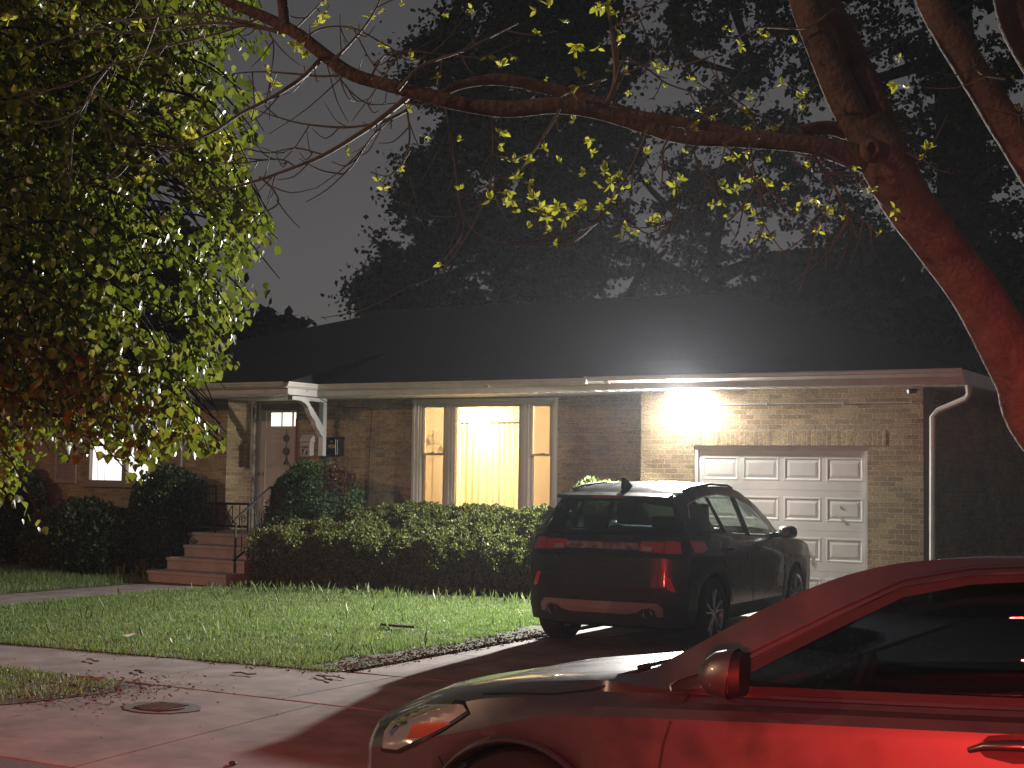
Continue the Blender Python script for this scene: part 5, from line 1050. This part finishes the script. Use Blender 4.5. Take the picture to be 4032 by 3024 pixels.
# sprouting young leaves in whorls
SPR = [(1085, 143, 24), (1110, 122, 14), (1245, 95, 26), (1255, 160, 20), (1185, 12, 22), (1220, 50, 18), (1300, 18, 30), (1160, 70, 12), (1020, 20, 16), (960, 30, 12), (1330, 30, 14), (1240, 200, 16), (1335, 95, 14), (1310, 155, 13), (1360, 200, 10), (1180, 170, 10), (1130, 250, 14), (1085, 285, 18), (1075, 318, 16), (1145, 345, 14), (1175, 320, 14), (1110, 350, 20), (1240, 260, 18), (1275, 300, 18), (1210, 350, 14), (1280, 330, 12), (1130, 395, 34), (1110, 425, 26), (1160, 440, 38), (1200, 436, 30), (1230, 460, 24), (1180, 470, 22), (1190, 500, 20), (1260, 440, 20), (1060, 430, 24), (1090, 440, 20), (1140, 490, 14), (1300, 450, 22), (1320, 395, 22), (1305, 370, 20), (1340, 380, 16), (1260, 380, 16), (1290, 400, 14), (1340, 505, 14), (1370, 500, 14), (1410, 480, 20), (1470, 390, 20), (1480, 330, 12), (1500, 270, 14), (1510, 240, 14), (1540, 250, 12), (1450, 400, 14), (1400, 390, 10), (1440, 150, 10), (1510, 190, 10), (1580, 340, 18), (1560, 400, 14), (1610, 330, 14), (1630, 390, 18), (1600, 390, 12), (1655, 395, 16), (1700, 400, 14), (1660, 350, 12), (1590, 410, 14), (1540, 440, 14), (1560, 440, 12), (1575, 465, 12), (1630, 465, 14), (1660, 515, 14), (1640, 480, 12), (1650, 510, 10), (1730, 210, 16), (1740, 200, 12), (1760, 430, 14), (1770, 440, 12), (1790, 460, 14), (1820, 470, 10), (1800, 450, 10), (1850, 360, 12), (1880, 410, 12), (1900, 505, 10), (1940, 470, 12), (1955, 180, 26), (1940, 130, 14), (2000, 320, 20), (1990, 345, 14), (1600, 100, 18), (1580, 70, 12), (1640, 70, 14), (1660, 80, 12), (1560, 60, 10), (1440, 190, 10), (1690, 180, 16), (1620, 215, 10), (820, 25, 14), (870, 10, 12), (640, 100, 20), (660, 110, 16), (690, 50, 18), (590, 180, 20), (575, 150, 18), (610, 70, 14), (140, 22, 26), (300, 50, 22), (20, 40, 24), (60, 120, 22), (30, 200, 18), (420, 290, 22), (480, 300, 18), (330, 360, 18), (390, 250, 16), (230, 190, 16), (300, 395, 18), (700, 12, 12), (760, 60, 10), (2200, 240, 12), (2190, 170, 10)]
PB, PD, PS = [], [], []
def sprout(c, n, L):
    ax = unit(np.array([random.gauss(0, .5), random.gauss(0, .5), random.gauss(.35, .6)]))
    for i in range(n):
        d = unit(ax*random.uniform(.1, 1.1)+np.array([random.gauss(0, .75), random.gauss(0, .75), random.gauss(.05, .6)])); PB.append(c+d*L*.1*random.random()); PD.append(d); PS.append(L*random.uniform(.55, 1.1))
for x, y, s in SPR:
    z = 7.9+random.uniform(-.4, .4); c = PX(x, y, z); k = max(1, int(s/13))
    for i in range(k):
        L = min(s, 22)/K*z/F*1.12; off = np.array([random.gauss(0, 1), random.gauss(0, 1), random.gauss(0, .7)])*(s/K*z/F*.42 if k > 1 else 0); sprout(c+off, random.randint(6, 10), L)
for P3 in TW:
    if P3[-1][0] < 3.0: continue
    for p in P3[1:]:
        if random.random() < .35: sprout(p+np.array([random.gauss(0, .05) for _ in range(3)]), 5, .05)
M['sprout'] = leafmat('young_ash_leaf', [(.36, .40, .06), (.46, .47, .08), (.52, .50, .12)], .55, .4, spec=.3)
soup('young_leaves', leaves(np.array(PB), np.array(PD), np.array(PS), LANCE, 1.15), 6, LANCEF, M['sprout'], ash)
# ------------------------------------------------------------------ leafy street tree on the left
lt = thing('leafy_tree', 'dense green leafy tree at the left edge drooping over the lawn', 'tree', (-1.7, -11.2, 0))
b = MB(); T0 = np.array((-1.75, -11.25, 0)); bark_tube(b, [T0, T0+np.array((.03, .05, 1.2)), T0+np.array((.02, .2, 2.6)), T0+np.array((.1, .3, 4.2)), T0+np.array((.05, .3, 6.0))], [.24, .18, .16, .13, .07], 14); b.build('trunk', M['bark'], lt, 60)
rng = np.random.default_rng(4)
OUT = [(-160, -60), (545, -60), (575, 60), (590, 120), (555, 235), (575, 300), (535, 330), (540, 400), (560, 440), (600, 500), (606, 535), (548, 560), (560, 590), (610, 618), (560, 645), (540, 690), (500, 735), (520, 800), (475, 815), (430, 820), (390, 838), (440, 900), (492, 940), (490, 965), (450, 975), (380, 1000), (340, 1030), (300, 1066), (275, 1045), (285, 1000), (240, 985), (180, 975), (150, 1000), (80, 985), (50, 1060), (90, 1120), (95, 1150), (45, 1120), (0, 1090), (-160, 1120)]
OUTA = np.array(OUT, float)
bo = MB(); LP, LD, LSz = [], [], []
tips = []
# boughs reaching the outline first, then fill the interior
for (x, y) in [(560, -20), (575, 60), (585, 120), (548, 230), (570, 298), (532, 395), (596, 505), (600, 532), (540, 560), (604, 617), (545, 655), (500, 730), (515, 798), (470, 812), (385, 836), (488, 950), (440, 968), (340, 1022), (295, 1058), (285, 1000), (90, 1140), (60, 1060), (20, 1090)]: tips.append((x, y, rng.uniform(9.6, 11.6)))
for _ in range(55): tips.append((rng.uniform(120, 500), rng.uniform(820, 1010), rng.uniform(9.6, 12)))
while len(tips) < 700:
    q = np.array([[rng.uniform(-150, 600), rng.uniform(-60, 1100)]])
    if inpoly(q, OUTA)[0] and not (300 < q[0, 1]-.35*q[0, 0] and False): tips.append((q[0, 0], q[0, 1], rng.uniform(9.2, 12.6)))
holes = [(375, 400, 34), (350, 330, 26), (420, 470, 30), (340, 430, 30), (365, 590, 34), (330, 690, 26), (380, 710, 28), (280, 760, 24)]
for (x, y, z) in tips:
    tip = PX(x, y, z); y0 = y-rng.uniform(120, 330)+ (x+150)*.08; x0 = x-rng.uniform(120, 300)
    st0 = PX(x0, y0, z+rng.uniform(-.3, .3)); mid = (st0+tip)/2+np.array([0, 0, .16])
    q = smooth([st0, mid, tip+np.array([0, 0, .05])], 8)
    bo.tube(q, list(np.linspace(.013, .003, len(q))), 5)
    n = int(rng.integers(44, 72))
    for i in range(n):
        t = rng.random()**.75; p = q[int(t*(len(q)-1))]+rng.normal(0, .055+.05*(1-t), 3)
        LP.append(p+np.array([0, 0, -.02])); LD.append(np.array([rng.normal(0, .45), rng.normal(0, .45), -.75-.4*rng.random()])); LSz.append(rng.uniform(.034, .080))
LP, LD, LSz = map(np.array, (LP, LD, LSz))
# keep the outline: drop leaves that stray outside it or into the gaps
r = LP-CAM; zz = r@AX[2]; sx = (512+F*(r@AX[0])/zz)*K; sy = (384-F*(r@AX[1])/zz)*K
keep = inpoly(np.c_[sx, sy], OUTA)
wob = fbm(np.c_[sx*.012, sy*.012, zz*0], 1.0, 2)
for hx, hy, hr in holes: keep &= (((sx-hx)**2+((sy-hy)*1.1)**2) > (hr*(1+.5*wob))**2)
low = (sy > 840); keep &= ~(low & (rng.random(len(sx)) < .12))
LP, LD, LSz = LP[keep], LD[keep], LSz[keep]
M['leaf'] = leafmat('linden_leaf', [(.060, .078, .013), (.10, .130, .020), (.15, .178, .032), (.195, .198, .05)], .5, .38, spec=.5)
soup('leaves', leaves(LP, LD, LSz, LEAF, 1.0), 9, LEAFF, M['leaf'], lt)
bo.build('branches', M['bark_dark'], lt)
b = MB()
for pts in ([T0+np.array((.03, .1, 2.0)), PX(-60, 560, 11), PX(180, 640, 10.8), PX(290, 700, 10.8), PX(420, 720, 10.8)], [T0+np.array((.03, .1, 1.9)), PX(0, 720, 11), PX(160, 770, 11), PX(280, 880, 11), PX(400, 915, 11)], [T0+np.array((.03, .1, 3.0)), PX(-20, 400, 11.4), PX(150, 360, 11.2), PX(300, 300, 11.2)], [T0+np.array((.03, .1, 2.5)), PX(0, 640, 11), PX(120, 590, 11), PX(300, 500, 11.2)]):
    limb(b, pts, .045, .012, 8)
b.build('limbs', M['bark_dark'], lt)
# ------------------------------------------------------------------ dark trees behind the house
M['far'] = leafmat('night_foliage', [(.010, .016, .010), (.018, .026, .016), (.03, .04, .024)], .15, .7)
def far_tree(label, outline, zr, n, leaf, trunk, branches, cl, group='trees behind the house', gaps=.0, base=None, seed=0):
    rg = np.random.default_rng(seed); O = np.array(outline, float); lo, hi = O.min(0), O.max(0); zc = sum(zr)/2
    bx = PX(trunk[0][0], trunk[0][1], zc); t = thing('dark_tree', label, 'tree', (bx[0], bx[1], 0), 0, group)
    C = rg.uniform(lo, hi, (cl*3, 2)); C = C[inpoly(C, O)][:cl]; D = rg.uniform(zr[0], zr[1], len(C))
    # outline-hugging clumps give the ragged edge
    per = max(1, n//len(C)); cc = np.repeat(np.arange(len(C)), per); m_ = len(cc)
    sc = zc/F*K  # not used for shape
    sg = rg.uniform(11, 28, len(C))[cc]
    X2 = C[cc]+rg.normal(0, 1, (m_, 2))*sg[:, None]*np.array([1.35, .5]); dz = D[cc]+rg.normal(0, .5, m_)
    nzv = fbm(np.c_[X2*.011, np.zeros(m_)], 1.0, seed+1)+.6*fbm(np.c_[X2*.03, np.zeros(m_)], 1.0, seed+5); nzv = nzv*.75+.6*fbm(np.c_[X2*.05, np.zeros(m_)], 1.0, seed+9)+rg.normal(0, .22, m_); k = nzv > gaps
    k &= inpoly(X2, O) | (rg.random(m_) < .35)
    X2, dz = X2[k], dz[k]
    P = CAM+np.array([ray(a, b_) for a, b_ in X2])*dz[:, None]
    Dr = np.c_[rg.normal(0, .7, (len(P), 2)), rg.normal(-.2, .6, len(P))]
    soup('crown', leaves(P, Dr, rg.uniform(.6, 1.4, len(P))*leaf, DIAM, .85, rg), 4, DIAMF, M['far'], t)
    tb = MB(); p3 = [np.array((bx[0], bx[1], 0))]+[PX(a, b_, zc) for a, b_, w in trunk]
    q = smooth(p3, 6); rr = np.interp(np.linspace(0, len(p3)-1, len(q)), range(len(p3)), [trunk[0][2]]+[w for _, _, w in trunk]); tb.tube(q, list(rr), 10); tb.build('trunk', M['bark_dark'], t, 60)
    if branches:
        bb = MB()
        for pts, w in branches: limb(bb, [PX(a, b_, zc+random.uniform(-1, 1)) for a, b_ in pts], w, w*.35, 6)
        bb.build('branches', M['bark_dark'], t)
    return t
far_tree('broad dark tree behind the roof whose ragged left edge stands against the grey sky', [(1000, -40), (980, 20), (940, 70), (880, 80), (850, 130), (880, 150), (870, 190), (900, 200), (880, 225), (960, 240), (940, 300), (880, 330), (870, 400), (850, 430), (860, 470), (800, 510), (830, 560), (770, 600), (765, 640), (800, 640), (770, 665), (800, 690), (1000, 700), (1260, 690), (1330, 520), (1300, 430), (1390, 320), (1330, 220), (1410, 120), (1330, 50), (1370, -40)], (30, 36), 110000, .115,
         [(1090, 690, .2), (1080, 500, .18), (1085, 300, .14), (1090, 80, .1)], [([(1080, 560), (960, 600), (860, 660)], .16), ([(1080, 480), (980, 470), (900, 450)], .12), ([(1085, 330), (1180, 260), (1230, 200)], .14), ([(1085, 380), (1000, 330), (930, 310)], .1), ([(1090, 500), (1180, 560), (1250, 640)], .14), ([(1080, 250), (1000, 190), (920, 180)], .1)], 1000, gaps=-.3, seed=3)
far_tree('thin-leaved dark tree with sky gaps behind the middle of the roof', [(1290, 250), (1330, 330), (1260, 420), (1180, 540), (1240, 640), (1330, 690), (1900, 690), (1950, 560), (1900, 420), (1820, 330), (1650, 240), (1450, 230)], (33, 39), 60000, .11,
         [(1560, 690, .2), (1540, 560, .16), (1570, 420, .13), (1600, 300, .1)], [([(1545, 640), (1440, 580), (1360, 540), (1290, 520)], .22), ([(1550, 600), (1650, 560), (1760, 540)], .2), ([(1560, 500), (1450, 450), (1380, 380)], .14), ([(1570, 430), (1680, 400), (1760, 350)], .14), ([(1340, 690), (1380, 600), (1440, 540)], .16)], 900, gaps=.07, seed=8)
far_tree('tall dark tree with a thick straight trunk at the upper right', [(1390, -40), (1420, 60), (1400, 130), (1480, 120), (1470, 200), (1560, 240), (1700, 300), (1850, 400), (1990, 500), (2230, 540), (2260, 200), (2260, -60)], (26, 31), 46000, .11,
         [(2075, 760, .55), (2080, 520, .52), (2075, 300, .48), (2060, 100, .42), (2040, -120, .36)], [([(2060, 120), (1960, 150), (1880, 170), (1800, 150)], .16), ([(1470, 100), (1460, 40), (1480, -40)], .14), ([(1500, 60), (1470, 110), (1530, 140), (1640, 170)], .12), ([(2080, 260), (2160, 200), (2220, 120)], .16), ([(2070, 330), (1960, 300), (1860, 330)], .14), ([(1560, -60), (1600, 60), (1640, 170)], .12)], 700, gaps=-.02, seed=14)
far_tree('dark bushy evergreen standing close behind the garage end of the roof', [(1750, 540), (1850, 520), (1990, 500), (2240, 520), (2300, 760), (2300, 1230), (2010, 1230), (2010, 900), (1800, 780), (1500, 690), (1640, 600)], (27, 31), 26000, .2,
         [(2140, 1200, .3), (2120, 900, .25), (2080, 650, .15)], [], 800, gaps=-.9, seed=21)
far_tree('small dark tree peeking over the left end of the roof', [(480, 690), (520, 680), (560, 665), (590, 690), (630, 668), (650, 700), (670, 790), (470, 800)], (34, 37), 3500, .2, [(560, 760, .15), (560, 690, .1)], [], 120, gaps=-.6, seed=31)
far_tree('dark tree far behind the leafy tree at the left', [(180, 600), (260, 500), (340, 440), (400, 480), (440, 560), (420, 700), (480, 760), (480, 830), (150, 830)], (30, 34), 5000, .24, [(320, 800, .2), (320, 560, .12)], [], 150, gaps=-.35, seed=41)
nf = thing('wooden_fence', 'dark board fence in the shade right of the garage', 'fence', (8, 4.2, 0))
b = MB()
for i in range(64): b.box(4.0+i*.15, 4.142+i*.15, 4.2, 4.225, .02, 1.85+.01*(i % 3))
b.build('boards', mat('dark_fence_board', (.02, .017, .015), .9, c2=(.035, .03, .026), scale=3), nf)
b = MB(); b.box(3.9, 13.7, 4.226, 4.27, .4, .5); b.box(3.9, 13.7, 4.226, 4.27, 1.4, 1.5)
for i in range(5): b.box(4.0+i*2.4, 4.1+i*2.4, 4.272, 4.36, 0, 1.9)
b.build('rails', M['bark_dark'], nf)
# overhead cable far behind
mb = MB(); mb.tube(smooth([PX(1750, 190, 24), PX(1900, 110, 24), PX(2060, 30, 24), PX(2250, -70, 24)], 5), .03, 5); tag(mb.build('utility_cable', M['wire']), 'dark overhead cable crossing the sky gap between the trunks at upper right', 'cable')
# ================================================================== light
def lamp(name, typ, loc, e, col, **kw):
    l = bpy.data.lights.new(name, typ); l.energy = e; l.color = col
    for k, v in kw.items(): setattr(l, k, v)
    o = bpy.data.objects.new(name, l); COL.objects.link(o); o.location = loc; return o
def aim(o, d): o.rotation_euler = Vector(d).to_track_quat('-Z', 'Y').to_euler(); return o
WHITE = (1., .965, .90)
aim(lamp('flood_beam_left', 'AREA', FL[0], 1700, WHITE, shape='DISK', size=.11), FL[1])
aim(lamp('flood_beam_right', 'AREA', FR[0], 480, WHITE, shape='DISK', size=.11), FR[1])
lamp('flood_spill', 'POINT', (-.0, -.34, 2.80), 190, WHITE, shadow_soft_size=.05)
RED = (1., .04, .035)
aim(lamp('tail_lamp', 'SPOT', (7.6, -18.1, 1.2), 1450, RED, shadow_soft_size=.09, spot_size=radians(72), spot_blend=1.), (-.05, .98, -.24))
aim(lamp('tail_lamp', 'SPOT', (4.6, -18.6, 2.2), 3500, RED, shadow_soft_size=.09, specular_factor=.12, spot_size=radians(70), spot_blend=1.), (-.50, .72, -.50))
lamp('street_lamp', 'POINT', (-8, -28, 8.5), 4200, (1., .60, .36), shadow_soft_size=.25)
def haze(d):  # thin volume added to imitate the lens glow around the flood light
    b = MB().box(-75, 75, -75, 75, -1.06, 24); N = Nodes('glow_haze'); N.n.remove(N.b)
    v = N.new('ShaderNodeVolumePrincipled', Density=d, Anisotropy=.65); v.inputs['Color'].default_value = (.86, .90, 1, 1); N.l(v.outputs[0], N.out.inputs['Volume'])
    return tag(b.build('haze', N.m), None, None, None, 'stuff')
HAZE = .00045
if HAZE: haze(HAZE)
lamp('room_bulb', 'POINT', (-4.08, YM+.36, 2.52), 90, (1., .87, .64), shadow_soft_size=.05)
lamp('room_bulb', 'POINT', (-3.9, 2.4, 2.3), 290, (1., .88, .70), shadow_soft_size=.12)
w_ = bpy.data.worlds.new('World'); S.world = w_; w_.use_nodes = True; nt = w_.node_tree; bg = nt.nodes['Background']
tc = nt.nodes.new('ShaderNodeTexCoord'); sp_x = nt.nodes.new('ShaderNodeSeparateXYZ'); nt.links.new(tc.outputs['Generated'], sp_x.inputs[0])
rp = nt.nodes.new('ShaderNodeValToRGB'); e = rp.color_ramp.elements; e[0].position = 0.0; e[0].color = (.115, .106, .102, 1); e[1].position = .5; e[1].color = (.042, .043, .050, 1); k_ = e.new(.16); k_.color = (.088, .083, .083, 1)
nt.links.new(sp_x.outputs[2], rp.inputs['Fac']); nt.links.new(rp.outputs['Color'], bg.inputs['Color']); bg.inputs['Strength'].default_value = 1.0
S.view_settings.view_transform = 'Standard'; S.view_settings.look = 'None'; S.view_settings.exposure = 0; S.view_settings.gamma = 1
S.render.engine = 'CYCLES'; S.cycles.use_denoising = True; S.cycles.max_bounces = 8; S.cycles.transparent_max_bounces = 12; S.cycles.sample_clamp_indirect = 4; S.cycles.caustics_reflective = False; S.cycles.caustics_refractive = False
